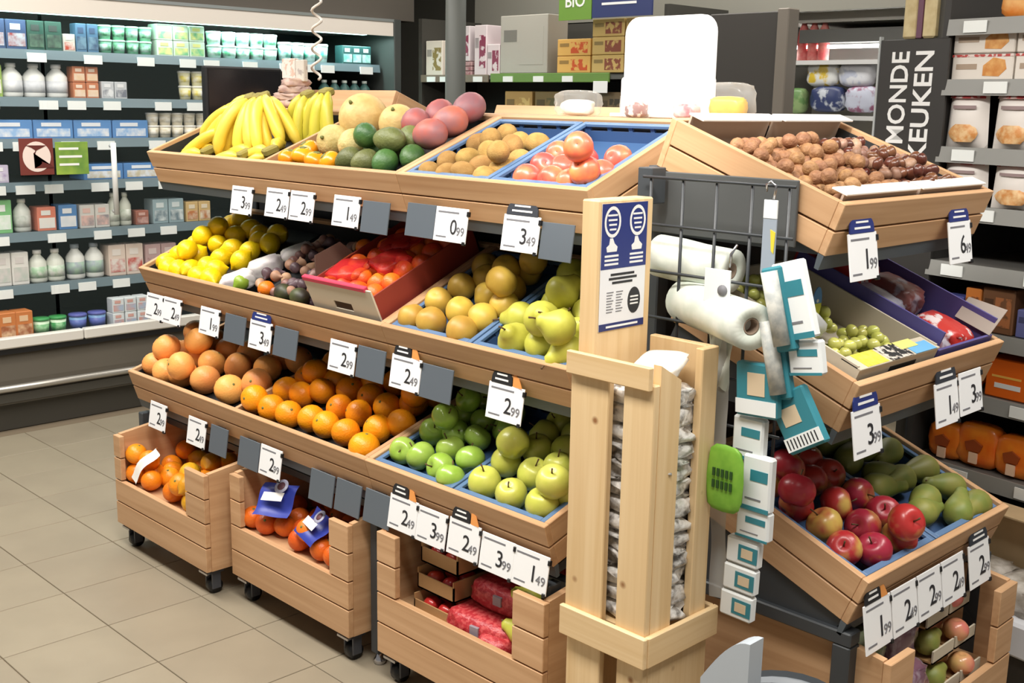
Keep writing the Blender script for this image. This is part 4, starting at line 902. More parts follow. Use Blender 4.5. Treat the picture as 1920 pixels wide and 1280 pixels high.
tb = put('paper_bag', crumple(.05, .055, .012, 21, 24, 10, .2).mesh('paper_bag', mat('bag_paper', (238, 232, 222), .6)), None, T(CX0+.135, CY0+.10, 1.012, .25, -.1, .3), 'folded white paper bag on top of the pine crate stack', 'bag')

# ---------------------------------------------------------------- wire grid with hanging bags
WIRE = mat('wire_black', (52, 56, 60), .4)
wg = thing('wire_grid', 'dark wire grid panel hung beside the end unit', 'grid', (-1.513, 1.868, .80))
for i in range(5): part('vertical_wire', G().tube([(.017+i*.082, 0, 0), (.017+i*.082, 0, .56)], .0034, 6), WIRE, wg)
for i in range(6): part('horizontal_wire', G().tube([(0, -.005, .078+i*.096), (.36, -.005, .078+i*.096)], .0034, 6), WIRE, wg)
part('mount_post', G().cbox(-.030, .008, .012, .060, .50, .575, .002), STEEL, wg)
ROLLM = mat('bag_roll_film', (232, 236, 226), .5, rgb2=(214, 222, 210), scale=30)
def roll(A, B, r, label, core=True):
    A, B = Vector(A), Vector(B)
    t = thing('bag_roll', label, 'bag roll', Matrix.Translation(A), 'plastic bag rolls on the wire grid')
    q = (B-A); L = q.length; R_ = q.to_track_quat('Z', 'Y').to_matrix().to_4x4()
    g = G().lathe([(r*.38, 0), (r, 0), (r*1.02, L*.3), (r*.97, L*.6), (r, L), (r*.38, L), (r*.36, L*.9)], 24, wob=lumpy(3, .012))
    part('film_roll', g, ROLLM, t, R_)
    part('core', G().lathe([(r*.36, 0), (r*.36, L*.995), (r*.30, L*.995), (r*.30, 0)], 18), mat('core_card', (150, 130, 112), .8), t, R_)
    return t
roll((-1.43, 1.915, 1.105), (-1.185, 1.795, 1.100), .046, 'white bag roll with its open end towards the teal packets')
roll((-1.51, 1.922, 1.190), (-1.32, 1.918, 1.178), .045, 'fat white bag roll behind the wire grid next to the poster')
# a bag drawn from the roll
def tail(u, v): return (-1.325+.075*u+.03*v*(.5-u)*1.2, 1.845+.008*math.sin(9*u+5*v)  , 1.085-.13*v+.006*math.sin(12*u))
g = G().grid(tail, 10, 8)
put('drawn_bag', g.mesh('drawn_bag', mat('bag_film_drawn', (228, 234, 224), .5)), None, None, 'white bag pulled down from the roll', 'bag')
# long strip of clear film
def strip(u, v): return (-1.312+.040*u+.03*v, 1.845+.004*math.sin(18*v+4*u)+.004*v, 1.065-.55*v)
put('film_strip', G().grid(strip, 6, 30).mesh('film_strip', clear_film('film_strip', (214, 214, 210), .62, .3)), None, None, 'long crumpled strip of clear film hanging from the bag roll', 'film strip')
TEAL = mat('packet_teal', (52, 128, 142), .4); PWH = mat('packet_white', (232, 236, 236), .4); PGR = mat('packet_grey', (170, 174, 172), .5, rgb2=(206, 206, 198), scale=60); CREAM = mat('packet_window', (214, 194, 164), .5)
HOOK = CHROME
def packet(c, w_, h_, rot, label, style, y=1.90, th=.022):
    y -= .034; c = (c[0]+.024, c[1]+.005)
    t = thing('bag_packet', label, 'packet', Matrix.Translation((c[0], y, c[1])) @ Matrix.Rotation(rot, 4, 'Y'), 'reusable bag packets on hooks')
    body = part('pouch', G().cbox(-w_/2, w_/2, -th/2, th/2, -h_/2, h_/2, .004), PWH if style in 'wc' else TEAL, t)
    f = -th/2
    if style == 't':
        part('window', G().box(-w_*.2, w_*.22, f-.001, f, -h_*.1, h_*.32), CREAM, t); part('white_band', G().box(-w_/2+.001, w_/2-.001, f-.001, f, -h_*.45, -h_*.18), PWH, t)
    elif style == 'b':
        part('window', G().box(-w_*.3, w_*.15, f-.001, f, -h_*.05, h_*.25), CREAM, t); part('bar_band', G().box(-w_/2+.001, w_/2-.001, f-.001, f, -h_*.45, -h_*.22), PWH, t)
        for k in range(9): part('bar', G().box(-w_*.42+k*w_*.095, -w_*.42+k*w_*.095+w_*.03, f-.0016, f-.001, -h_*.42, -h_*.25), M_INK, t)
    elif style == 'w':
        part('teal_band', G().box(-w_/2+.001, w_/2-.001, f-.001, f, -h_*.5, -h_*.42), TEAL, t); part('print_patch', G().box(-w_*.2, w_*.4, f-.001, f, h_*.05, h_*.25), TEAL, t); part('line_drawing', G().box(-w_*.35, w_*.2, f-.001, f, -h_*.3, -h_*.27), M_INKG, t)
    elif style == 'c':
        for k in range(1): part('window_frame', G().box(-w_*.1, w_/2-.001, f-.001, f, -h_*.3, h_*.3), TEAL, t); part('window', G().box(w_*.0, w_*.35, f-.0016, f-.001, -h_*.18, h_*.18), CREAM, t)
    elif style == 'g':
        part('mesh_tube', G().tube([(0, f-.006, -h_*.42), (0, f-.006, h_*.45)], w_*.36, 10), PGR, t)
    return t
packet((-1.145, 1.150), .066, .145, -.30, 'white packet with teal foot, highest beside the bag roll', 'w', 1.87)
packet((-1.172, 1.130), .045, .16, -.28, 'teal packet with grey mesh tube beside the bag roll', 'g', 1.865)
packet((-1.178, 1.035), .045, .16, -.25, 'lower teal packet with grey mesh tube', 'g', 1.875)
packet((-1.118, 1.045), .07, .065, -.18, 'small white packet with teal edge under the highest one', 'w', 1.88)
packet((-1.205, .970), .092, .105, -.06, 'teal packet with cream window and white band, upright', 't', 1.86)
packet((-1.130, .922), .085, .115, -.55, 'teal packet with bar code, tilted sideways', 'b', 1.885)
packet((-1.225, .868), .07, .085, .0, 'pale packet with faded print above the green card', 'w', 1.872)
packet((-1.195, .785), .065, .11, .0, 'white and teal packet beside the green card', 'w', 1.865)
packet((-1.200, .700), .075, .06, .0, 'small white packet with teal foot below the green card', 'w', 1.868)
for k in range(3): packet((-1.222-.004*k, .635-.058*k), .075, .054, .02, 'white packet with teal window at the end of the string, %s from top' % nth(k+1), 'c', 1.872)
# label hook with small card
hk = thing('hook_tag', 'wire hook with a narrow hanging tag at the grid corner', 'tag', (-1.200, 1.868, 1.352))
part('hook', G().tube([(-.012, -.01, -.005), (-.010, -.014, .008), (0, -.015, .015), (.010, -.013, .006), (.006, -.012, -.018)], .0025, 6), CHROME, hk)
part('tag_head', G().cbox(-.014, .016, -.014, -.010, -.055, -.020, .001), PWH, hk)
part('tag_strip', G().cbox(-.014, .016, -.013, -.010, -.16, -.055, .001), mat('tag_grey', (150, 160, 172), .4), hk)
part('yellow_mark', G().prism([(.004, -.075), (.015, -.08), (.013, -.12), (.008, -.115)], 'y', -.0145, -.013), mat('tag_yellow', (222, 198, 60), .5), hk)
hk2 = thing('roll_hook', 'steel hook with a white printed tag above the bag roll', 'hook', (-1.285, 1.868, 1.24))
part('hook', G().tube([(.01, -.004, .0), (.0, -.008, -.02), (0, -.008, -.045)], .003, 6), CHROME, hk2)
part('tag', G().cbox(-.03, .03, -.05, -.046, -.11, -.045, .001), PWH, hk2); part('round_mark', G().tube([(.014, -.052, -.085), (.014, -.050, -.085)], .011, 14), M_INKG, hk2)
# green card
gc = put('green_card', crumple(.042, .006, .068, 5, 20, 8, .12).mesh('green_card', mat('card_green', (132, 184, 64), .5, rgb2=(110, 164, 50), scale=30)), None, T(-1.222, 1.790, .795), 'bright green printed card hanging beside the film bags', 'card')
for k in range(2):
    for j in range(5): part('letter_mark', G().box(-.024+j*.010, -.018+j*.010, -.009, -.007, .004-.024*k, .020-.024*k), mat('green_ink', (40, 76, 30), .6), gc)
# ---------------------------------------------------------------- grey waste bin at the bottom
wb = thing('waste_bin', 'light grey waste bin with a tilted half lid by the pine crate', 'waste bin', (-1.005, 1.70, 0))
GREYP = mat('bin_grey', (176, 184, 192), .4)
part('body', G().lathe([(.085, 0), (.11, .42), (.118, .425), (.118, .44), (.10, .44), (.075, .02)], 24), mat('bin_grey_dark', (120, 126, 132), .45), wb)
pts = [(-.115, .42), (-.115, .485)]+[(-.115+.10*(i/10), .485+.10*math.sin(PI*.5*i/10)) for i in range(1, 11)]+[(-.015, .42)]
part('lid', G().prism(pts, 'y', -.03, .012, 0), GREYP, wb, Matrix.Translation((0, -.07, .0)))
part('liner_bag', G().lathe([(.119, .40), (.122, .443), (.112, .45), (.10, .43)], 24, wob=lumpy(2, .02)), mat('bin_liner', (60, 64, 68), .3), wb)

# ---------------------------------------------------------------- middle tray goods: garlic, shallots, mandarins in carton
GARL = mat('garlic_white', (226, 222, 216), .5, rgb2=(196, 188, 190), scale=30)
for i, (a, b_, c, lb) in enumerate([(.515, .07, -.02, 'white netted garlic pack at the tray front'), (.545, .16, -.015, 'white netted garlic pack in the middle beside the lemons'), (.59, .26, -.02, 'white netted garlic pack at the back beside the lemons')]):
    o = put('garlic_pack', crumple(.035, .055, .028, 30+i, 20, 10, .2).mesh('garlic_pack', GARL), None, FR['T2'] @ Matrix.Translation((a, b_, c)) @ Matrix.Rotation(-.6, 4, 'Z'), lb, 'garlic', 'garlic packs in the middle tray')
    part('net_tie', G().tube([(0, .055, 0), (.004, .072, .008)], [.006, .003], 6), mat('net_tie', (120, 150, 70), .6), o)
SHAL = [mat('shallot_brown', (122, 86, 78), .45, rgb2=(158, 118, 108), scale=30, objvar=.2), mat('shallot_purple', (104, 84, 90), .45, rgb2=(70, 52, 58), scale=30, objvar=.2), mat('ginger_beige', (190, 150, 122), .6, rgb2=(160, 120, 92), scale=30, objvar=.15)]
sh_me = [pearshape(.017, .046, .2, v).mesh('shallot', SHAL[v]) for v in range(3)]
rnd = random.Random(5); pts = []
for j in range(9):
    for i in range(9):
        a, b_ = .62+i*.036+(j % 2)*.018+rnd.uniform(-.006, .006), .06+j*.036+rnd.uniform(-.006, .006)
        if a < .64-.0 and b_ < .2: continue
        if a > .95: continue
        pts.append((a, b_, -.022+.012*math.sin(i*1.3)+.02*(j % 2)+rnd.uniform(-.008, .008)))
lab = row_labels(pts, .017)
for i, (a, b_, c) in enumerate(pts):
    put('shallot', sh_me[rnd.randrange(3)], None, FR['T2'] @ Matrix.Translation((a, b_, c)) @ Euler((rnd.uniform(.8, 2.2), rnd.uniform(-1, 1), rnd.uniform(0, 6))).to_matrix().to_4x4(), 'small brown shallot in the middle tray, %s row from front, %s from left' % (nth(lab[i][0]), nth(lab[i][1])), 'shallot', 'shallots in the middle tray')
put('crate_insert', G().box(0, .35, 0, .33, 0, .055).mesh('crate_insert', STEEL_D), None, FR['T2'] @ Matrix.Translation((.62, .04, -.104)), 'flat dark insert under the shallots', 'insert')
SMO = mat('clementine_skin', (238, 124, 24), .4, bump=.25, bscale=170, objvar=.06)
for i, (a, b_, c, lb) in enumerate([(.905, .225, .03, 'small clementine lying on the shallots'), (.935, .28, .035, 'small clementine behind the first on the shallots'), (.955, .22, .025, 'small clementine against the mandarin carton'), (.70, .055, -.012, 'small clementine at the tray front among shallots')]):
    one('clementine', globe(.026, .9, .05, .03, seed=i), SMO, 'T2', a, b_, c, lb, 'clementine', 'clementines on the shallots')
for i, (a, b_, c, lb) in enumerate([(.80, .05, -.008, 'dark green avocado lying in front of the shallots'), (.89, .045, -.006, 'dark green avocado against the mandarin carton')]):
    one('avocado', ovoid(.027, 1.5, i, .12), mat('avocado_dark', (70, 76, 40), .5, rgb2=(46, 40, 30), scale=22), 'T2', a, b_, c, lb, 'avocado', 'avocados before the shallots', (1.5, 0, 1.4))
mc = thing('mandarin_carton', 'beige carton with magenta lip and hand hole holding netted mandarins', 'carton', FR['T2'] @ Matrix.Translation((.985, .028, -.1035)))
CB = mat('carton_beige', (214, 204, 184), .75); CM = mat('carton_magenta', (206, 58, 88), .5); CRD = mat('carton_inner_red', (150, 58, 46), .6)
hw = .30
part('front_wall', G().box(0, hw, 0, .005, 0, .105).box(0, .11, 0, .005, .105, .128).box(.19, hw, 0, .005, .105, .128).box(0, hw, 0, .005, .128, .182), CB, mc)
part('hand_hole', G().box(.11, .19, .003, .006, .104, .129), mat('hole_dark', (70, 50, 36), .8), mc)
part('magenta_lip', G().cbox(-.002, hw*.93, -.003, .012, .176, .190, .002), CM, mc)
for x_ in (0, hw-.005): part('side_wall', G().box(x_, x_+.005, .005, .385, 0, .165), CRD, mc)
part('rear_wall', G().box(0, hw, .38, .385, 0, .25), CRD, mc)
part('rear_hole', G().box(.18, .25, .378, .381, .21, .23), mat('hole_dark', (70, 50, 36), .8), mc)
part('bottom', G().box(0, hw, 0, .385, 0, .006), CB, mc)
part('flap', G().prism([(.0, 0), (.14, .0), (.12, .045), (.03, .05)], 'x', 0, .004), mat('carton_dark', (80, 56, 44), .8), mc, Matrix.Translation((-.004, .04, .165)) @ Matrix.Rotation(-.3, 4, 'Y'))
MAN = mat('mandarin_skin', (240, 122, 26), .4, rgb2=(226, 78, 40), scale=18, objvar=.12, bump=.25, bscale=170)
man_me = globe(.031, .88, .06, .04, seed=2).mesh('mandarin', MAN); k = 0; pts = []
for j in range(6):
    for i in range(4):
        pts.append((1.022+i*.067+(j % 2)*.016, .075+j*.056, .030+.004*((i+j) % 3)+.004*(i == 3)))
lab = row_labels(pts, .03)
for i, p in enumerate(pts):
    o = put('mandarin', man_me, None, FR['T2'] @ Matrix.Translation(p) @ Euler((rnd.uniform(-1, 1), rnd.uniform(-1, 1), rnd.uniform(0, 6))).to_matrix().to_4x4(), 'orange mandarin under red net in the carton, %s row from front, %s from left' % (nth(lab[i][0]), nth(lab[i][1])), 'mandarin', 'mandarins in the carton')
put('carton_padding', G().box(.008, .292, .008, .375, .007, .10).mesh('carton_padding', CARTON), None, FR['T2'] @ Matrix.Translation((.985, .028, -.1035)), 'carton padding layer under the mandarins', 'padding')
NETR = clear_film('red_net', (214, 40, 44), .35, .4)
for i, (a, b_, rz) in enumerate(((1.06, .13, .2), (1.16, .20, -.3), (1.10, .30, .4))):
    put('red_net', crumple(.062, .052, .012, 60+i, 20, 8, .25).mesh('red_net', NETR), None, FR['T2'] @ Matrix.Translation((a, b_, .060)) @ Matrix.Rotation(rz, 4, 'Z'), ('crumpled red net on the mandarins nearest the carton lip', 'crumpled red net in the middle of the mandarin carton', 'crumpled red net at the back of the mandarin carton')[i], 'net', 'red nets in the carton')

# ---------------------------------------------------------------- nuts in the end unit top tray
CWH = mat('nut_carton_white', (238, 234, 226), .6); CBR = mat('nut_carton_inside', (176, 156, 138), .7)
def nut_carton(a0, a1, label):
    t = thing('nut_carton', label, 'carton', FR['E1'] @ Matrix.Translation((a0, .022, -.103))); w_ = a1-a0; L = .395
    part('bottom', G().box(0, w_, 0, L, 0, .005), CBR, t)
    part('front_wall', G().box(0, w_, 0, .005, 0, .112), CBR, t); part('rear_wall', G().box(0, w_, L-.005, L, 0, .118), CBR, t)
    for x_ in (0, w_-.004): part('side_wall', G().box(x_, x_+.004, .005, L-.005, 0, .062), CBR, t)
    part('front_flap', G().cbox(0, w_, -.006, .030, .112, .1165, .001), CWH, t); part('rear_flap', G().cbox(0, w_, L-.035, L+.005, .118, .1225, .001), CWH, t)
nut_carton(.022, .318, 'white-edged carton of walnuts'); nut_carton(.332, .63, 'white-edged carton of chestnuts')
WALM = mat('walnut_shell', (166, 122, 84), .65, rgb2=(134, 92, 60), scale=70, bump=.8, bscale=110, objvar=.15)
CHEM = mat('chestnut_shell', (112, 66, 46), .3, rgb2=(84, 46, 34), scale=40, objvar=.25, coat=.2)
CHEL = mat('chestnut_pale', (168, 130, 110), .5, rgb2=(120, 84, 66), scale=40, objvar=.2)
wal_me = [globe(.0165, 1.08, 0, 0, 8, 12, v, .05).mesh('walnut', WALM) for v in range(2)]
che_me = [globe(.0155, .72, 0, .1, 8, 12, v, .06).mesh('chestnut', m) for v, m in enumerate((CHEM, CHEM, CHEL))]
for nm, ms, a0, a1, cnt in (('walnut', wal_me, .032, .310, 0), ('chestnut', che_me, .342, .622, 0)):
    put(nm+'_tray_insert', G().box(a0-.004, a1+.004, .03, .385, -.097, -.040).mesh('insert', CBR), None, FR['E1'], 'carton insert under the %s heap' % nm, 'insert')
    pts = []; r = .0165; j = 0; bb = .045
    while bb < .335:
        aa = a0+r*(1 if j % 2 == 0 else 2)
        while aa < a1-r*.8:
            up_ = .014*math.sin(aa*17)*math.cos(bb*15)+.012*(j % 2)
            pts.append((aa+rnd.uniform(-.004, .004), bb+rnd.uniform(-.004, .004), -.023+max(0, up_)))
            aa += .0335
        bb += .030; j += 1
    extra = [(p[0]+rnd.uniform(-.008, .008), p[1]+.016, p[2]+.022) for p in pts if rnd.random() < .42 and p[1] < .27]
    pts += extra
    lab = row_labels(pts, r)
    for i, p in enumerate(pts):
        put(nm, ms[rnd.randrange(len(ms))], None, FR['E1'] @ Matrix.Translation(p) @ Euler((rnd.uniform(-2, 2), rnd.uniform(-2, 2), rnd.uniform(0, 6))).to_matrix().to_4x4(), ('wrinkled brown walnut' if nm == 'walnut' else 'smooth dark chestnut')+' of the heap, %s row from front, %s from left' % (nth(lab[i][0]), nth(lab[i][1])), nm, nm+'s in the end unit tray')

# ---------------------------------------------------------------- grapes in the end unit middle tray
gb = thing('grape_carton', 'open pale carton with yellow and blue labels holding green grapes', 'carton', FR['E2'] @ Matrix.Translation((.024, .024, -.1035)))
PAL = mat('grape_carton_pale', (196, 186, 166), .7); VIO = mat('carton_violet', (84, 78, 140), .5)
part('bottom', G().box(0, .33, 0, .40, 0, .006), PAL, gb)
fw_ = part('front_wall', G().box(0, .33, 0, .006, 0, .118), PAL, gb)
part('top_flap', G().cbox(0, .33, -.002, .045, .118, .122, .001), PAL, gb)
part('violet_edge', G().box(0.03, .32, -.001, 0, .07, .082), VIO, fw_)
part('hand_slot', G().box(.13, .24, -.001, .0, .092, .106), BLACKP, fw_)
for x_ in (0, .324): part('side_wall', G().box(x_, x_+.006, .006, .394, 0, .125), PAL, gb)
part('rear_wall', G().box(0, .33, .394, .40, 0, .125), PAL, gb)
part('yellow_label', G().box(.03, .115, .0, .044, .122, .1228), mat('label_yellow', (232, 220, 90), .5, rgb2=(206, 188, 60), scale=80), gb)
part('picture_label', G().box(.125, .215, -.002, .046, .122, .1234), mat('label_picture', (40, 42, 44), .5, rgb2=(214, 206, 196), scale=50, ramp=(.5, .56)), gb)
part('lemon_label', G().box(.20, .27, .02, .046, .1236, .1242), mat('label_lemon', (232, 226, 130), .5), gb)
part('blue_label', G().box(.225, .315, -.002, .03, .122, .1232), mat('label_sky', (110, 176, 222), .5), gb)
GRA = mat('grape_green', (186, 190, 92), .22, rgb2=(202, 200, 112), scale=20, objvar=.12, coat=.3)
GRR = mat('grape_red', (118, 50, 62), .25, rgb2=(90, 40, 60), scale=20, objvar=.2, coat=.3)
gr_me = {m: G().lathe([(math.sin(PI*i/8)*.0125+1e-7, -math.cos(PI*i/8)*.0145) for i in range(9)], 12).mesh('grape', m) for m in (GRA, GRR)}
def grape_bunch(a, b_, c, n, label, m, sx=.05, sy=.06, seed=0):
    t = thing('grape_bunch', label, 'grapes', FR['E2'] @ Matrix.Translation((a, b_, c)), 'grape bunches in the end unit'); rn = random.Random(seed); got = []
    tries = 0
    while len(got) < n and tries < 4000:
        tries += 1
        p = Vector((rn.uniform(-sx, sx), rn.uniform(-sy, sy), 0)); q = 1-(p.x/sx)**2-(p.y/sy)**2
        if q < 0: continue
        p.z = rn.uniform(-.2, 1)*.045*math.sqrt(q)
        if all((p-o).length > .0205 for o in got): got.append(p)
    for p in got: put('grape', gr_me[m], t, Matrix.Translation(p) @ Euler((rn.uniform(0, 3), rn.uniform(0, 3), 0)).to_matrix().to_4x4())
    part('stalk', G().tube([(0, sy*.9, .02), (.005, sy*.4, .035), (0, -sy*.3, .03)], [.004, .003, .002], 6), STEMG, t)
grape_bunch(.21, .11, -.02, 34, 'green grape bunch behind the picture label', GRA, .065, .06, 1)
grape_bunch(.10, .10, -.03, 24, 'green grape bunch behind the yellow label', GRA, .05, .05, 2)
grape_bunch(.17, .24, -.02, 30, 'green grape bunch in the middle of the pale carton', GRA, .07, .055, 3)
grape_bunch(.13, .345, -.005, 30, 'green grape bunch at the back of the pale carton', GRA, .085, .05, 4)
put('carton_padding', G().box(.032, .346, .034, .415, -.096, -.052).mesh('carton_padding', PAL), None, FR['E2'], 'pale padding layer under the green grapes', 'padding')
lt = thing('leaf_tag', 'blue and yellow leaf-shaped tag standing in the green grapes', 'tag', FR['E2'] @ Matrix.Translation((.135, .215, .045)) @ Matrix.Rotation(-.3, 4, 'X'))
part('blue_half', G().prism([(.017*math.cos(PI*i/12), .035*math.sin(PI*i/12)) for i in range(13)], 'y', -.001, .001), mat('tag_blue', (84, 136, 190), .4), lt)
part('yellow_half', G().prism([(.017*math.cos(PI+PI*i/12), .035*math.sin(PI+PI*i/12)) for i in range(13)], 'y', -.001, .001), mat('tag_lime', (206, 206, 60), .4), lt)
part('tag_disc', G().tube([(0, -.001, .006), (0, -.002, .006)], .004, 10), M_WHITEINK, lt)
put('film_cover', crumple(.04, .055, .02, 91, 20, 8, .3).mesh('film_cover', clear_film('grape_film', (232, 234, 236), .55, .25)), None, FR['E2'] @ Matrix.Translation((.060, .20, .035)) @ Matrix.Rotation(.5, 4, 'Y'), 'torn clear film on the edge of the pale carton', 'film')
vb = thing('violet_carton', 'violet-edged carton with red print holding bagged red grapes', 'carton', FR['E2'] @ Matrix.Translation((.365, .024, -.1035)))
part('bottom', G().box(0, .265, 0, .40, 0, .006), PAL, vb)
part('front_wall', G().box(0, .265, 0, .006, 0, .11), VIO, vb)
for x_ in (0, .259): part('side_wall', G().box(x_, x_+.006, .006, .394, 0, .15), VIO, vb)
part('rear_wall', G().box(0, .265, .394, .40, 0, .15), mat('carton_red', (176, 48, 52), .5), vb)
part('corner_flap', G().prism([(0, 0), (.09, 0), (.09, .055), (.0, .07)], 'x', 0, .003), mat('flap_grey', (176, 164, 154), .7), vb, Matrix.Translation((.245, .0, .112)) @ Matrix.Rotation(.5, 4, 'Y'))
for i, (a, b_, c, m, lb) in enumerate([(.43, .10, -.035, 0, 'clear bag of red grapes at the front of the violet carton'), (.54, .10, -.03, 1, 'red printed bag in the front corner of the violet carton'), (.45, .24, -.02, 2, 'pale lilac bag in the middle of the violet carton'), (.56, .25, -.01, 3, 'brown-red grape bag by the far side of the violet carton'), (.49, .35, .02, 1, 'red bag at the back of the violet carton')]):
    mm = (mat('bag_clear_grape', (176, 170, 182), .25, rgb2=(120, 80, 92), scale=30, ramp=(.4, .6)), mat('bag_red', (190, 52, 46), .35, rgb2=(220, 206, 206), scale=26, ramp=(.55, .6)), mat('bag_lilac', (202, 204, 216), .3, rgb2=(170, 172, 196), scale=22), mat('bag_brown', (140, 84, 80), .35, rgb2=(180, 168, 178), scale=30, ramp=(.5, .62)))[m]
    put('grape_bag', crumple(.055, .065, .045, 70+i, 24, 12, .25).mesh('grape_bag', mm), None, FR['E2'] @ Matrix.Translation((a, b_, c)), lb, 'bag', 'grape bags in the violet carton')

# ---------------------------------------------------------------- goods in the bins
def label_sheet(w_, h_, seed, amp=.008):
    rn = random.Random(seed); p = [rn.uniform(0, 6) for _ in range(3)]
    return G().grid(lambda u, v: ((u-.5)*w_, (v-.5)*h_, amp*math.sin(5*u+p[0])+amp*math.sin(6*v+p[1])-.03*(u-.5)**2), 10, 10)
WLB = mat('label_white', (238, 234, 228), .5)
put('bag_label', label_sheet(.045, .13, 1).mesh('bag_label', WLB), None, FR['B1'] @ Matrix.Translation((.135, .035, -.085)) @ Euler((.9, .2, -.5)).to_matrix().to_4x4(), 'long white label strip hanging over the front of the first bin', 'label')
put('bag_label', label_sheet(.05, .035, 2).mesh('bag_label', WLB), None, FR['B1'] @ Matrix.Translation((.062, .05, -.085)) @ Euler((.7, .2, .3)).to_matrix().to_4x4(), 'small white label at the inner corner of the first bin', 'label')
BLB = mat('label_royal_blue', (52, 66, 160), .4)
def blue_label(M, label, seed, s=1.0):
    o = put('bag_label', label_sheet(.15*s, .13*s, seed, .007).mesh('bag_label', BLB), None, M, label, 'label')
    for k, (x_, y_, w_, h_, m) in enumerate(((-.0, -.0, .09, .034, WLB),)):
        part('white_band', G().grid(lambda u, v: ((u-.5)*w_*s+x_, (v-.5)*h_*s+y_, .017), 4, 2), m, o)
    part('round_mark', G().lathe([(.028*s, .016), (.028*s, .0175), (.001, .0178)], 20, ctr=(.02*s, .043*s, 0)), mat('label_pale_blue', (196, 196, 220), .4), o)
    part('inner_mark', G().lathe([(.016*s, .0178), (.016*s, .0188), (.001, .019)], 16, ctr=(.02*s, .043*s, 0)), mat('label_maroon', (110, 70, 80), .5), o)
    return o
blue_label(FR['B2'] @ Matrix.Translation((.17, .05, -.045)) @ Euler((.75, -.1, .35)).to_matrix().to_4x4(), 'royal blue bag label with white band at the bin opening, upper one', 3, .82)
blue_label(FR['B2'] @ Matrix.Translation((.37, .045, -.07)) @ Euler((.75, .1, -.2)).to_matrix().to_4x4(), 'royal blue bag label leaning on the bin front, lower one', 4, .72)
PUN = mat('punnet_card', (178, 138, 92), .7); TOM = mat('tomato_skin', (196, 54, 44), .25, objvar=.1, coat=.3)
tom_me = globe(.024, .88, .12, .0, 10, 14, 1, .02).mesh('tomato', TOM)
for k in range(3):
    t = thing('punnet', 'cardboard punnet of tomatoes in the third bin, %s from the bottom' % nth(k+1), 'punnet', FR['B3'] @ Matrix.Translation((.085, .05+.012*k, -.205+.068*k)), 'tomato punnets')
    part('bottom', G().box(0, .14, 0, .20, 0, .004), PUN, t)
    part('front_wall', G().box(0, .14, 0, .004, 0, .04), PUN, t); part('rear_wall', G().box(0, .14, .196, .2, 0, .04), PUN, t)
    for x_ in (0, .136): part('side_wall', G().box(x_, x_+.004, 0, .2, 0, .055), PUN, t)
    for j in range(2):
        for i in range(2):
            put('tomato', tom_me, None, FR['B3'] @ Matrix.Translation((.122+i*.058, .08+.012*k+j*.06, -.205+.068*k+.027)) @ Euler((rnd.uniform(-1, 1), 0, rnd.uniform(0, 6))).to_matrix().to_4x4(), 'red tomato in the %s punnet, %s row, %s from left' % (('lowest', 'middle', 'top')[k], nth(j+1), nth(i+1)), 'tomato', 'tomatoes in punnets')
RNT = mat('red_net_bag', (176, 44, 52), .4, rgb2=(204, 84, 84), scale=90, bump=.6, bscale=90, ramp=(.45, .6))
for i, (a, b_, c, rz, lb) in enumerate([(.335, .09, -.165, .1, 'red net bag lowest at the bin front'), (.355, .15, -.10, .05, 'red net bag in the middle of the pile'), (.37, .20, -.03, .0, 'red net bag on top under the price cards'), (.40, .07, -.185, .1, 'small red net bag pressed to the bin front')]):
    o = put('net_bag', crumple(.115 if i < 3 else .05, .065, .036, 80+i, 26, 12, .12).mesh('net_bag', RNT), None, FR['B3'] @ Matrix.Translation((a, b_, c)) @ Matrix.Rotation(rz, 4, 'Z'), lb, 'net bag', 'red net bags in the third bin')
    part('clip_tag', G().cbox(-.014, .014, -.068, -.060, -.005, .02, .001), mat('net_tag', (150, 140, 150), .4), o)
for i, (a, b_, c, lb) in enumerate([(.475, .085, -.05, 'green-yellow pear with sticker, upper one beside the red nets'), (.455, .075, -.135, 'green-yellow pear with sticker, lower one beside the red nets')]):
    o = put('pear', pearshape(.035, .09, .4, i).mesh('pear', FM['green_pear']), None, FR['B3'] @ Matrix.Translation((a, b_, c)) @ Euler((0, -1.3, .4)).to_matrix().to_4x4(), lb, 'pear', 'pears in the third bin')
    part('sticker', G().lathe([(.013, -.0345), (.013, -.0355), (.001, -.036)], 14), mat('sticker_lilac', (176, 176, 206), .4), o, Matrix.Rotation(1.2, 4, 'X'))
    put('stem', stems('green_pear', .035)[1], o)
put('punnet', G().box(0, .17, 0, .2, 0, .05).mesh('punnet', PUN), None, FR['B3'] @ Matrix.Translation((.40, .10, -.20)), 'plain cardboard tray under the two stickered pears', 'punnet')
# end bin
FR['B4'] = Matrix(((0, -1, 0, -.945), (1, 0, 0, YA+.03), (0, 0, 1, .44), (0, 0, 0, 1)))
PGB = mat('bag_purple_grape', (120, 84, 100), .2, rgb2=(176, 160, 172), scale=26, coat=.4, ramp=(.5, .7))
for i, (a, b_, c, lb) in enumerate([(.20, .08, -.14, 'shiny bag of dark grapes at the front of the end bin'), (.22, .12, -.05, 'shiny bag of dark grapes on top in the end bin')]):
    put('grape_bag', crumple(.06, .05, .055, 100+i, 22, 12, .2).mesh('grape_bag', PGB), None, FR['B4'] @ Matrix.Translation((a, b_, c)), lb, 'bag', 'dark grape bags in the end bin')
put('salad_bag', crumple(.07, .09, .06, 110, 22, 12, .2).mesh('salad_bag', mat('bag_salad', (120, 136, 84), .25, rgb2=(176, 184, 150), scale=26, coat=.4)), None, FR['B4'] @ Matrix.Translation((.08, .16, -.06)), 'clear bag of greenish fruit in the near corner of the end bin', 'bag')
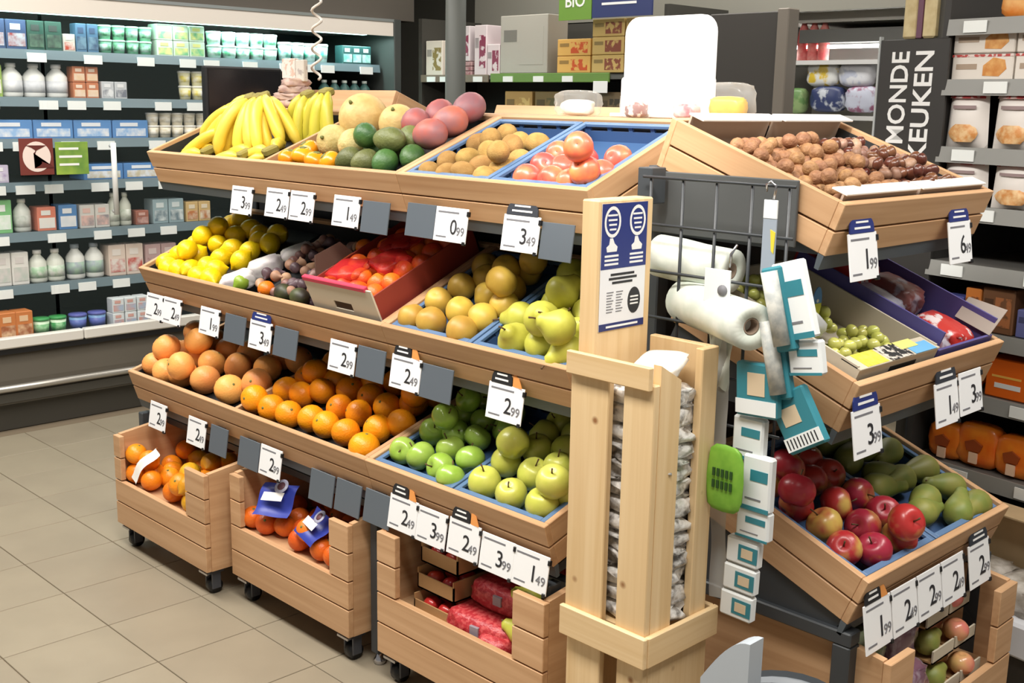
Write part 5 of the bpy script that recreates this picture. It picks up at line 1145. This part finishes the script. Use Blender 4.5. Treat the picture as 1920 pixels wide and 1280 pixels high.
for k in range(3):
    z_ = -.20+.075*k
    t = thing('punnet', 'cardboard punnet of pears in the end bin, %s from the bottom' % nth(k+1), 'punnet', FR['B4'] @ Matrix.Translation((.30, .03+.02*k, z_)), 'pear punnets')
    part('bottom', G().box(0, .10, 0, .2, 0, .004), PUN, t); part('front_wall', G().box(0, .10, 0, .004, 0, .03), PAL, t); part('rear_wall', G().box(0, .10, .196, .2, 0, .03), PUN, t)
    put('pear', pearshape(.028, .085, .42, k).mesh('pear', FM['pear']), None, FR['B4'] @ Matrix.Translation((.325, .06+.02*k, z_+.034)) @ Euler((0, 1.4, 0)).to_matrix().to_4x4(), 'brown-green pear in the %s punnet of the end bin' % ('lowest', 'middle', 'top')[k], 'pear', 'pears in the end bin')
    t = thing('punnet', 'cardboard punnet of pink apples in the end bin, %s from the bottom' % nth(k+1), 'punnet', FR['B4'] @ Matrix.Translation((.408, .03+.02*k, z_)), 'apple punnets')
    part('bottom', G().box(0, .10, 0, .2, 0, .004), PUN, t); part('front_wall', G().box(0, .10, 0, .004, 0, .03), PAL, t); part('rear_wall', G().box(0, .10, .196, .2, 0, .03), PUN, t)
    for j in range(2):
        put('apple', globe(.029, .9, .25, .2, seed=j).mesh('apple', mat('pink_apple_skin', (212, 120, 108), .28, rgb2=(214, 176, 110), scale=14, objvar=.1, coat=.3)), None, FR['B4'] @ Matrix.Translation((.438+.0*j, .045+.02*k+.062*j, z_+.034)), 'pink and yellow apple in the %s punnet of the end bin, %s from front' % (('lowest', 'middle', 'top')[k], nth(j+1)), 'apple', 'pink apples in the end bin')
# ---------------------------------------------------------------- on top of the stand
part('top_board', G().cbox(0, W_+.09, -.01, .19, 1.452, 1.470, .003), OAK_X, st)
sgn = put('white_sign', None, None, T(-1.945, 2.30, 1.471), 'blank white rounded sign board standing on top of the stand', 'sign')
def rrect(w_, h_, r, n=6):
    o = []
    for cx, cy, a0_ in ((w_-r, h_-r, 0), (r, h_-r, PI/2)):
        o += [(cx+r*math.cos(a0_+PI/2*i/n), cy+r*math.sin(a0_+PI/2*i/n)) for i in range(n+1)]
    return [(0, 0)][:0]+[(w_, 0)]+o+[(0, 0)]
SWH = mat('sign_white', (246, 246, 244), .35)
part('board', G().prism(rrect(.275, .245, .042), 'y', 0, .012), SWH, sgn)
part('foot_board', G().prism(rrect(.29, .10, .01), 'y', .014, .022), SWH, sgn, T(-.02, 0, 0))
part('base', G().cbox(-.02, .30, -.03, .05, 0, .010, .003), SWH, sgn)
part('faint_mark', G().prism([(.135, .05), (.15, .035), (.17, .02), (.155, .05), (.15, .075), (.14, .08)], 'y', -.0008, 0), mat('faint_beige', (238, 230, 220), .5), sgn)
CLB = clear_film('clear_bag', (246, 246, 242), .10, .2, .3)
def clear_bag(x, y, z, sx, sy, sz, m, label, seed, inner=None):
    t = thing('clear_bag', label, 'bag', T(x, y, z), 'clear bags on top of the stand')
    part('film', crumple(sx, sy, sz, seed, 24, 12, .18), CLB, t, T(0, 0, sz*.9))
    part('contents', crumple(sx*.7, sy*.7, sz*.6, seed+1, 18, 10, .2), m, t, T(0, 0, sz*.6))
clear_bag(-1.59, 2.255, 1.471, .065, .035, .045, mat('bag_yellow', (226, 164, 16), .4, rgb2=(232, 184, 40), scale=40), 'clear bag of yellow goods beside the white sign', 200)
clear_bag(-1.70, 2.245, 1.471, .045, .03, .03, mat('bag_rose', (190, 96, 104), .4, rgb2=(226, 200, 196), scale=40), 'clear bag with pink print before the white sign', 203)
clear_bag(-1.855, 2.245, 1.471, .040, .03, .032, mat('bag_maroon', (140, 96, 90), .4, rgb2=(232, 226, 216), scale=40, ramp=(.5, .56)), 'clear bag with dark red print before the white sign', 206)
clear_bag(-2.10, 2.30, 1.471, .065, .04, .035, mat('bag_tan', (216, 200, 176), .4, rgb2=(240, 236, 230), scale=30), 'white bag with beige print standing left of the white sign', 209)
# weighing terminal at the far end
ws = thing('weighing_terminal', 'black flat screen on a slim post behind the bananas', 'screen', (-3.78, 2.30, 0))
part('post', G().cbox(-.02, .02, -.02, .02, .0, 1.36, .003), STEEL, ws)
part('foot', G().cbox(-.12, .12, -.12, .12, 0, .015, .003), STEEL, ws)
scn = part('screen_case', G().cbox(-.006, .028, -.155, .165, 1.33, 1.612, .006), BLACKP, ws)
part('screen_face', G().box(.028, .030, -.145, .155, 1.345, 1.60), mat('screen_black', (26, 26, 30), .25), scn)
# bag dispenser and coil cord behind the bananas
bd = thing('bag_dispenser', 'pile of pale printed paper bags behind the bananas', 'bags', (-3.53, 2.36, 1.471))
for k in range(4): part('crumpled_bag', crumple(.075-.01*k, .05, .016, 600+k, 24, 10, .3), mat('bag_pale_pink', (206, 182, 166), .6, rgb2=(176, 146, 138), scale=30), bd, T(.008*k, 0, .015+.024*k, 0, 0, .4*k))
part('standing_bag', G().cbox(-.05, .03, -.01, .01, .10, .17, .003), mat('bag_white_print', (226, 214, 206), .5, rgb2=(206, 176, 160), scale=50, ramp=(.55, .62)), bd)
part('standing_bag', G().cbox(.035, .085, -.01, .01, .09, .165, .003), mat('bag_grey_print', (206, 200, 190), .5, rgb2=(170, 160, 156), scale=50, ramp=(.55, .62)), bd)
pts = []
for i in range(200):
    u = i/199; q = .017
    pts.append((-3.50+.012*math.sin(9*u)+q*math.cos(u*2*PI*22), 2.44+q*math.sin(u*2*PI*22), 1.57+1.43*u))
put('coil_cord', G().tube(pts, .0050, 6).mesh('coil_cord', mat('cord_white', (224, 216, 206), .4)), None, None, 'white spiral cord hanging from the ceiling behind the bananas', 'cord')
pole = thing('steel_pole', 'slim grey steel pole rising behind the mangoes', 'pole', (-3.29, 2.92, 0))
part('shaft', G().tube([(0, 0, .01), (0, 0, 3.0)], .038, 20), mat('pole_grey', (104, 108, 104), .5), pole)
part('base_plate', G().lathe([(.09, 0), (.09, .012), (.05, .02)], 20), STEEL, pole)
# supports of the far-side trays
fs = thing('far_frame', 'charcoal steel frame carrying the far-side trays', 'frame', (-3.6, 2.42, 0))
for x_ in (.0, .62, 1.02, 1.9):
    part('upright', G().cbox(x_-.018, x_+.018, 0, .035, 0, 1.40, .003), STEEL, fs)
    part('arm', G().prism([(0, 1.30), (.38, 1.215), (.38, 1.235), (0, 1.38)], 'x', x_-.008, x_+.008), STEEL, fs)
part('back_panel', G().box(0, 1.9, .005, .02, .1, 1.38), STEEL_D, fs)

# ---------------------------------------------------------------- shelves behind the stand
DK = mat('bg_panel_dark', (62, 60, 54), .6); SHG = mat('bg_shelf_grey', (88, 88, 84), .5)
bs = thing('back_shelving', 'dark wall shelving with a green rail behind the stand', 'shelving', (-5.10, 4.25, 0))
part('back_panel', G().box(0, 1.75, .42, .45, 0, 1.92), DK, bs)
for x_ in (0, 1.73): part('side_panel', G().box(x_, x_+.03, 0, .45, 0, 1.95), DK, bs)
for z_ in (.25, .65, 1.05, 1.40): part('shelf', G().box(.03, 1.73, .0, .42, z_-.02, z_), SHG, bs)
s1 = part('shelf', G().box(.03, 1.73, .0, .42, 1.62, 1.64), SHG, bs)
part('green_rail', G().cbox(.60, 1.42, -.012, 0, 1.605, 1.650, .002), mat('rail_green', (104, 140, 66), .5), s1)
part('price_rail', G().cbox(.03, .58, -.010, 0, 1.605, 1.645, .002), mat('rail_brown', (120, 108, 92), .5), s1)
for x_ in (.09, .20, .33, .47, .70, .92, 1.12): part('shelf_label', G().box(x_, x_+.07, -.016, -.012, 1.607, 1.635), LBL, s1)
part('hanging_label', G().cbox(1.33, 1.42, -.02, -.016, 1.555, 1.61, .001), CARD, s1)
put('header_panel', G().box(0, 3.2, 0, .06, 0, .9).mesh('header_panel', mat('header_grey', (132, 130, 120), .7)), None, T(-5.15, 4.72, 1.93), 'plain grey header panel above the back shelving', 'panel')
def box_on(x0_, x1_, z0_, z1_, c, c2, label, cat='box', y=4.27, d_=.15, c3=None, ramp=(.5, .56), nm='food_box'):
    t = put(nm, G().cbox(0, x1_-x0_, 0, d_, 0, z1_-z0_, .003).mesh(nm, mat('bg_'+label.replace(' ', '_')[:40], c, .5)), None, T(x0_, y, z0_), label, cat, 'goods on the back shelving')
    w_, h_ = x1_-x0_, z1_-z0_
    part('picture', G().box(w_*.42, w_*.92, -.001, 0, h_*.15, h_*.8), mat('bgp_'+label.replace(' ', '_')[:40], c2, .5, rgb2=c3 or c, scale=30, ramp=ramp), t)
    part('title', G().box(w_*.08, w_*.36, -.001, 0, h_*.55, h_*.75), mat('bgt_'+label.replace(' ', '_')[:40], tuple(int(v*.7) for v in c), .5), t)
    return t
box_on(-5.06, -4.92, 1.641, 1.83, (224, 214, 200), (140, 120, 60), 'white food box with a dish picture beside the cooler end')
box_on(-4.86, -4.78, 1.641, 1.70, (120, 112, 108), (90, 84, 84), 'grey pack low beside the white food box', 'pack')
for k in range(3): box_on(-4.78, -4.68, 1.641+.025*k, 1.664+.025*k, (176, 140, 140), (150, 90, 96), 'flat pink pack, %s from the shelf' % nth(k+1), 'pack')
box_on(-4.80, -4.70, 1.717, 1.90, (214, 204, 206), (140, 56, 84), 'tall white pack with purple letters left of the pole', 'pack')
for k, (x_, z_, h_) in enumerate(((-4.66, 1.641, .26), (-4.56, 1.641, .16))): box_on(x_, x_+.095, z_, z_+h_, (220, 206, 208), (136, 50, 78), ('tall white pack with purple letters right of the pole', 'short white pack with purple letters')[k], 'pack')
box_on(-4.46, -4.12, 1.651, 1.94, (176, 172, 162), (176, 172, 162), 'large blank grey panel on the green-railed shelf', 'panel')
for k in range(2): box_on(-4.05, -3.83, 1.651+.082*k, 1.731+.082*k, (226, 178, 96), (206, 84, 40), 'orange food box with red picture, %s' % ('lower', 'upper')[k])
for k in range(3):
    box_on(-3.82, -3.62, 1.651+.084*k, 1.733+.084*k, (206, 176, 108), (140, 76, 56), 'yellow-brown food box with brown picture, %s of the stack' % ('bottom', 'middle', 'top')[k])
    box_on(-3.61, -3.42, 1.651+.084*k, 1.733+.084*k, (200, 168, 104), (160, 110, 70), 'yellow-brown food box beside the white sign, %s of the stack' % ('bottom', 'middle', 'top')[k])
for k, (x_, c, c2) in enumerate(((-4.42, (176, 140, 80), (206, 176, 110)), (-4.20, (120, 100, 60), (90, 84, 50)), (-3.99, (96, 84, 60), (70, 60, 44)), (-3.78, (110, 92, 66), (60, 52, 40)))):
    box_on(x_, x_+.20, 1.401, 1.56, c, c2, ('ochre food pack', 'olive food pack', 'dark brown food pack', 'umber food pack')[k]+' on the shelf under the green rail', 'pack')
gs_ = put('hanging_sign', G().box(0, .21, 0, .01, 0, .42).mesh('hanging_sign', mat('sign_leaf_green', (110, 150, 60), .5)), None, T(-3.97, 4.19, 1.895), 'green hanging sign reading BIO above the back shelving', 'sign')
put('lettering', text_mesh('BIO', 0.13, M_WHITEINK, bold=0.002), gs_, Matrix.Translation((.105, -.001, .085)) @ Matrix.Rotation(PI/2, 4, 'X') @ Matrix.Scale(.62, 4))
ns_ = put('hanging_sign', G().box(0, .36, 0, .01, 0, .42).mesh('hanging_sign', mat('sign_deep_blue', (46, 56, 104), .5)), None, T(-3.755, 4.19, 1.90), 'deep blue hanging sign above the back shelving', 'sign')
for k in range(2): part('text_line', G().box(.06, .27-.05*k, -.001, 0, .055+.03*k, .066+.03*k), M_WHITEINK, ns_)
for o_, w_ in ((gs_, .21), (ns_, .36)):
    for x_ in (.02, w_-.02): part('hanger', G().tube([(x_, .005, .42), (x_, .005, 1.08)], .002, 6), CHROME, o_)
# dark cabinet side and the bright shelf beyond it
dc = thing('tall_cabinet', 'tall dark brown cabinet behind the white sign', 'cabinet', (-3.08, 4.20, 0))
part('body', G().cbox(0, .36, 0, .06, 0, 1.89, .004), mat('cabinet_brown', (58, 54, 50), .55), dc)
part('edge_post', G().cbox(.345, .40, -.01, .07, 0, 1.90, .004), mat('cabinet_post', (122, 114, 104), .5), dc)
fz = thing('bright_shelving', 'brightly lit shelving with white bags beyond the dark cabinet', 'shelving', (-3.2, 4.85, 0))
part('back_panel', G().box(0, 1.4, .42, .45, 0, 2.3), mat('bright_back', (206, 202, 192), .6), fz)
part('canopy', G().box(0, 1.4, .0, .42, 1.89, 2.2), mat('bright_canopy', (206, 202, 192), .5), fz)
part('lower_canopy', G().box(0.15, 1.4, .02, .42, 1.80, 1.86), mat('bright_rail', (120, 120, 116), .5), fz)
for z_ in (.6, 1.0, 1.47, 1.72): part('shelf', G().box(0, 1.4, .0, .42, z_-.02, z_), mat('bright_shelf', (206, 206, 204), .5), fz)
part('tube', G().box(.1, 1.3, .04, .07, 1.775, 1.79), mat('bright_tube', (255, 255, 255), .5, emit=(255, 255, 255), estr=6), fz)
area('shelf_light', (-2.75, 4.92, 1.77), .9, .05, 3, (0, 0, 0), (1, 1, 1))
for k in range(3):
    o = put('drink_bottle', G().lathe([(.026, 0), (.027, .11), (.020, .145), (.012, .165), (.012, .18)], 12).mesh('drink_bottle', mat('bottle_rose', (226, 150, 140), .35, rgb2=(206, 80, 80), scale=24)), None, T(-3.045+.055*k, 4.90, 1.721), 'pink drink bottle on the bright shelving, %s from the cabinet' % nth(k+1), 'bottle', 'pink bottles')
    put('cap', G().lathe([(.014, .175), (.014, .195), (.010, .197)], 10).mesh('cap', PWH), o)
for k, (x_, z_, c, c2, lb) in enumerate(((-3.07, 1.475, (150, 176, 120), (110, 150, 90), 'green pouch beside the dark cabinet'), (-2.93, 1.60, (232, 234, 232), (226, 196, 70), 'white bag with yellow print on the bright shelving'), (-2.76, 1.60, (226, 228, 234), (190, 196, 214), 'white bag with pale print on the bright shelving'), (-2.90, 1.485, (60, 70, 110), (200, 206, 214), 'navy and white bag low on the bright shelving'), (-2.72, 1.485, (196, 200, 216), (150, 90, 120), 'lilac bag low on the bright shelving'))):
    put('pouch', crumple(.085 if k else .05, .04, .06, 300+k, 22, 12, .15).mesh('pouch', mat('pouch_%d' % k, c, .35, rgb2=c2, scale=18, ramp=(.52, .6))), None, T(x_, 4.92, z_+.06), lb, 'pouch', 'pouches on the bright shelving')

# ---------------------------------------------------------------- shelving at the right
A9 = math.radians(9)
RS = Matrix(((math.cos(A9), math.sin(A9), 0, -1.3), (-math.sin(A9), math.cos(A9), 0, 3.22), (0, 0, 1, 0), (0, 0, 0, 1)))
sh = thing('side_shelving', 'grey metal shelving of packaged food across the aisle from the end unit', 'shelving', RS)
RZ = [.12, .468, .696, .879, 1.067, 1.233, 1.397, 1.586, 1.752]
SGR = mat('side_shelf_grey', (104, 102, 98), .45); SRL = mat('side_rail_grey', (138, 138, 134), .4)
part('back_panel', G().box(-.26, 1.4, .42, .45, 0, 2.0), mat('side_back', (34, 34, 34), .6), sh)
part('end_panel', G().box(-.275, -.255, 0, .45, 0, 2.0), mat('side_end', (56, 54, 52), .6), sh)
part('plinth', G().box(-.25, 1.4, .03, .42, 0, .10), mat('side_plinth', (70, 66, 60), .6), sh)
part('tall_post', G().box(-.33, -.276, .02, .10, 0, 2.4), mat('side_post', (74, 72, 66), .6), sh)
for k, z_ in enumerate(RZ):
    s_ = part('shelf', G().box(-.255, 1.4, 0, .42, z_-.018, z_), SGR, sh)
    part('price_rail', G().prism([(-.002, z_-.04), (-.012, z_-.042), (-.006, z_+.003), (0, z_+.003)], 'x', -.255, 1.4), SRL, s_)
    for x_ in ((-.20, .06, .30), (-.12, .1, .34))[k % 2]: part('shelf_label', G().box(x_, x_+.07, -.016, -.012, z_-.036, z_-.004), LBL, s_)
def RP(x, y, z, *r): return RS @ T(x, y, z, *r)
for k in range(2):
    for j in range(4):
        t = put('biscuit_box', G().cbox(0, .190, 0, .10, 0, .072, .003).mesh('biscuit_box', mat('biscuit_white', (228, 220, 210), .5)), None, RP(-.25+j*.196, .02, 1.587+.074*k), 'white biscuit box with orange picture, %s layer, %s from the dark sign' % (('lower', 'upper')[k], nth(j+1)), 'box', 'biscuit boxes on the side shelving')
        part('picture', G().prism([(.10, .012), (.15, .010), (.172, .03), (.165, .055), (.13, .062), (.10, .04)], 'y', -.001, 0), mat('biscuit_orange', (204, 132, 60), .5, rgb2=(226, 170, 100), scale=40), t)
        part('red_stripe', G().box(.0, .19, -.001, 0, .064, .071), mat('biscuit_red', (186, 70, 66), .5, rgb2=(228, 210, 204), scale=60, ramp=(.48, .52)), t)
        part('title', G().box(.015, .08, -.001, 0, .03, .045), mat('biscuit_title', (170, 150, 130), .5), t)
BAGW = mat('food_bag_white', (232, 226, 220), .4); BAGR = mat('food_bag_red', (190, 70, 72), .45, rgb2=(226, 200, 196), scale=50, ramp=(.45, .55))
def food_bag(x, z, h_, w_, label, side=True):
    t = thing('food_bag', label, 'bag', RP(x, .03, z), 'white food bags on the side shelving')
    def body(u, v):
        q = (u-.5)*2; b = math.sin(PI*min(1, v*1.05))**.5 if v < .9 else .3
        return (q*w_/2*(1-.12*v), -.0+.0-.032*(1-abs(q)**2.5)*(b), v*h_)
    part('front_sheet', G().grid(body, 10, 12), BAGW, t)
    part('back_sheet', G().grid(lambda u, v: ((u-.5)*2*w_/2*(1-.12*v), .0+.04*(1-abs((u-.5)*2)**2.5)*math.sin(PI*min(1, v*1.02))**.5 if v < .98 else 0, v*h_), 10, 8), BAGW, t)
    part('red_top', G().grid(lambda u, v: ((u-.5)*w_*.84, -.033*(1-abs((u-.5)*2)**2.5)*.55-.003-.012*(1-v), h_*(.84+.14*v)), 8, 3), BAGR, t)
    part('food_picture', G().grid(lambda u, v: ((u-.5)*w_*.7*(.6+.4*math.sin(PI*v)), -.036*(1-abs((u-.5)*1.4)**2.5)-.002, h_*(.10+.30*v)), 8, 4), mat('food_picture', (206, 140, 76), .5, rgb2=(226, 190, 140), scale=60), t)
    part('title', G().grid(lambda u, v: ((u-.5)*w_*.55, -.036*(1-abs((u-.5)*1.2)**2.5)-.001, h_*(.66+.06*v)), 6, 2), mat('food_title', (150, 130, 130), .5), t)
for j in range(4): food_bag(-.185+j*.15, 1.398, .165, .135, 'white food bag with red top, upper shelf, %s from the dark sign' % nth(j+1))
for j in range(4): food_bag(-.175+j*.16, 1.234, .14, .15, 'white food bag with red top, shelf below, %s from the dark sign' % nth(j+1))
put('snack_bag', crumple(.07, .03, .06, 400, 22, 12, .1).mesh('snack_bag', mat('snack_orange', (222, 130, 50), .4, rgb2=(236, 180, 110), scale=24)), None, RP(-.06, .06, 1.81), 'orange snack bag on the top of the side shelving', 'bag')
put('snack_bag', crumple(.07, .03, .06, 401, 22, 12, .1).mesh('snack_bag', mat('snack_orange', (222, 130, 50), .4)), None, RP(.10, .06, 1.81), 'second orange snack bag on the top of the side shelving', 'bag')
for k, (x_, w_, h_, c, c2, lb) in enumerate(((-.21, .07, .09, (70, 76, 140), (214, 214, 220), 'blue and white box under the empty shelf'), (-.135, .05, .12, (196, 116, 50), (120, 70, 40), 'narrow orange-brown box under the empty shelf'), (-.08, .10, .13, (110, 74, 48), (160, 100, 60), 'brown box under the empty shelf'), (.03, .10, .08, (96, 100, 150), (190, 190, 196), 'lavender box under the empty shelf'))):
    box_on(0, w_, .88, .88+h_, c, c2, lb).matrix_world = RP(x_, .02, .88)
ORG = mat('crisp_bag_orange', (228, 104, 22), .35, rgb2=(240, 140, 40), scale=16, coat=.2); ORR = mat('crisp_bag_brown', (150, 70, 30), .4)
for k, (x_, z_, s_, lb) in enumerate(((-.13, .697, .055, 'orange bag at the back of the orange box shelf'), (-.165, .469, .06, 'orange bag on the lowest visible shelf beside the sign side'), (-.06, .469, .07, 'orange bag with dark print on the lowest visible shelf'), (.06, .469, .065, 'orange bag third on the lowest visible shelf'), (.18, .469, .065, 'orange bag fourth on the lowest visible shelf'))):
    o = put('crisp_bag', crumple(s_, .035, s_*.95, 420+k, 22, 12, .14).mesh('crisp_bag', ORG), None, RP(x_, .06, z_+s_*.95), lb, 'bag', 'orange bags on the side shelving')
    part('print_patch', G().prism([(-s_*.4, .01), (0, .022), (s_*.4, .008), (s_*.3, -.012), (-s_*.3, -.014)], 'y', -.043, -.036), ORR, o); part('white_patch', G().box(-.012, .014, -.043, -.036, -.05, -.018), mat('crisp_white', (236, 200, 170), .5), o)
for k in range(3):
    t = put('orange_box', G().cbox(0, .13, 0, .12, 0, .115, .004).mesh('orange_box', mat('box_orange', (232, 106, 22), .45)), None, RP(-.045+.14*k, .02, .697), 'orange food box on the third shelf, %s from the end unit' % nth(k+1), 'box', 'orange boxes on the side shelving')
    part('yellow_line', G().box(.02, .11, -.001, 0, .06, .066), mat('box_yellow', (240, 190, 90), .5), t); part('white_line', G().box(.03, .11, -.001, 0, .03, .044), PWH, t)
# dark sign at the shelving end
ds = put('aisle_sign', G().cbox(0, .235, 0, .012, 0, .75, .002).mesh('aisle_sign', mat('sign_charcoal', (50, 48, 46), .5)), None, RS @ T(-.478, -.01, .955), 'tall dark aisle sign with upright white letters MONDE and KEUKEN', 'sign')
def vtext(t_, xc, z0, z1, hgt):
    me = text_mesh(t_, 0.115, M_WHITEINK, bold=0.002, align='LEFT')
    xs = [v.co.x for v in me.vertices]; ys = [v.co.y for v in me.vertices]
    sx, sy = (z1-z0)/(max(xs)-min(xs)), hgt/(max(ys)-min(ys))
    M = Matrix(((0, -sy, 0, xc+(max(ys)+min(ys))/2*sy), (0, 0, -1, -.001), (sx, 0, 0, z0-min(xs)*sx), (0, 0, 0, 1)))
    put('lettering', me, ds, M)
vtext('MONDE', .075, .448, .715, .062)
vtext('DKEUKEN', .158, .335, .715, .062)
part('sign_post', G().box(.02, .04, .012, .03, -.955, .0), STEEL, ds); part('sign_post', G().box(.195, .215, .012, .03, -.955, .0), STEEL, ds)
part('clip_frame', G().box(-.006, 0, -.002, .012, 0, .76), mat('clip_clear', (176, 180, 180), .3), ds)
tp = thing('tortilla_pack', 'tall beige bread pack with purple stripe above the dark sign', 'pack', RS @ T(-.36, .02, 1.707))
part('left_half', G().cbox(-.055, -.006, -.02, .02, 0, .24, .006), mat('bread_beige', (206, 190, 146), .5, rgb2=(186, 166, 120), scale=30), tp)
part('right_half', G().cbox(.012, .055, -.02, .02, 0, .24, .006), mat('bread_beige', (206, 190, 146), .5), tp)
part('purple_stripe', G().cbox(-.006, .012, -.021, .015, 0, .24, .002), mat('bread_purple', (104, 66, 86), .5), tp)
part('shelf_bracket', G().box(-.08, .08, -.01, .03, -.01, 0), STEEL, tp)
# aisle floor: white tray with bagged goods and a cardboard box
wt = thing('white_tray', 'white foam tray with clear bags on the floor stack beside the end unit', 'tray', RS @ T(.06, -.26, .0))
part('stack_crate', G().cbox(0, .40, 0, .22, 0.0, .10, .004), mat('stack_dark', (60, 54, 48), .6), wt)
part('foam_tray', G().cbox(-.02, .44, -.03, .24, .105, .20, .008), mat('foam_white', (224, 226, 232), .5), wt)
for k in range(3): part('clear_bag', crumple(.075, .09, .05, 500+k, 22, 12, .22), mat('bagged_clear', (214, 208, 200), .2, rgb2=(166, 158, 146), scale=30, coat=.3), wt, T(.06+.14*k, .10, .235))
cb = thing('cardboard_box', 'open cardboard box before the orange bags', 'box', RS @ T(-.13, -.30, .0))
part('front_wall', G().box(.0, .5, .25, .256, .205, .42), CARTON, cb)
part('flap', G().prism([(0, 0), (.5, 0), (.5, .10), (.06, .10)], 'z', 0, .004), CARTON, cb, T(0, .15, .42))
part('side_wall', G().box(0, .006, .25, .29, .205, .42), CARTON, cb)
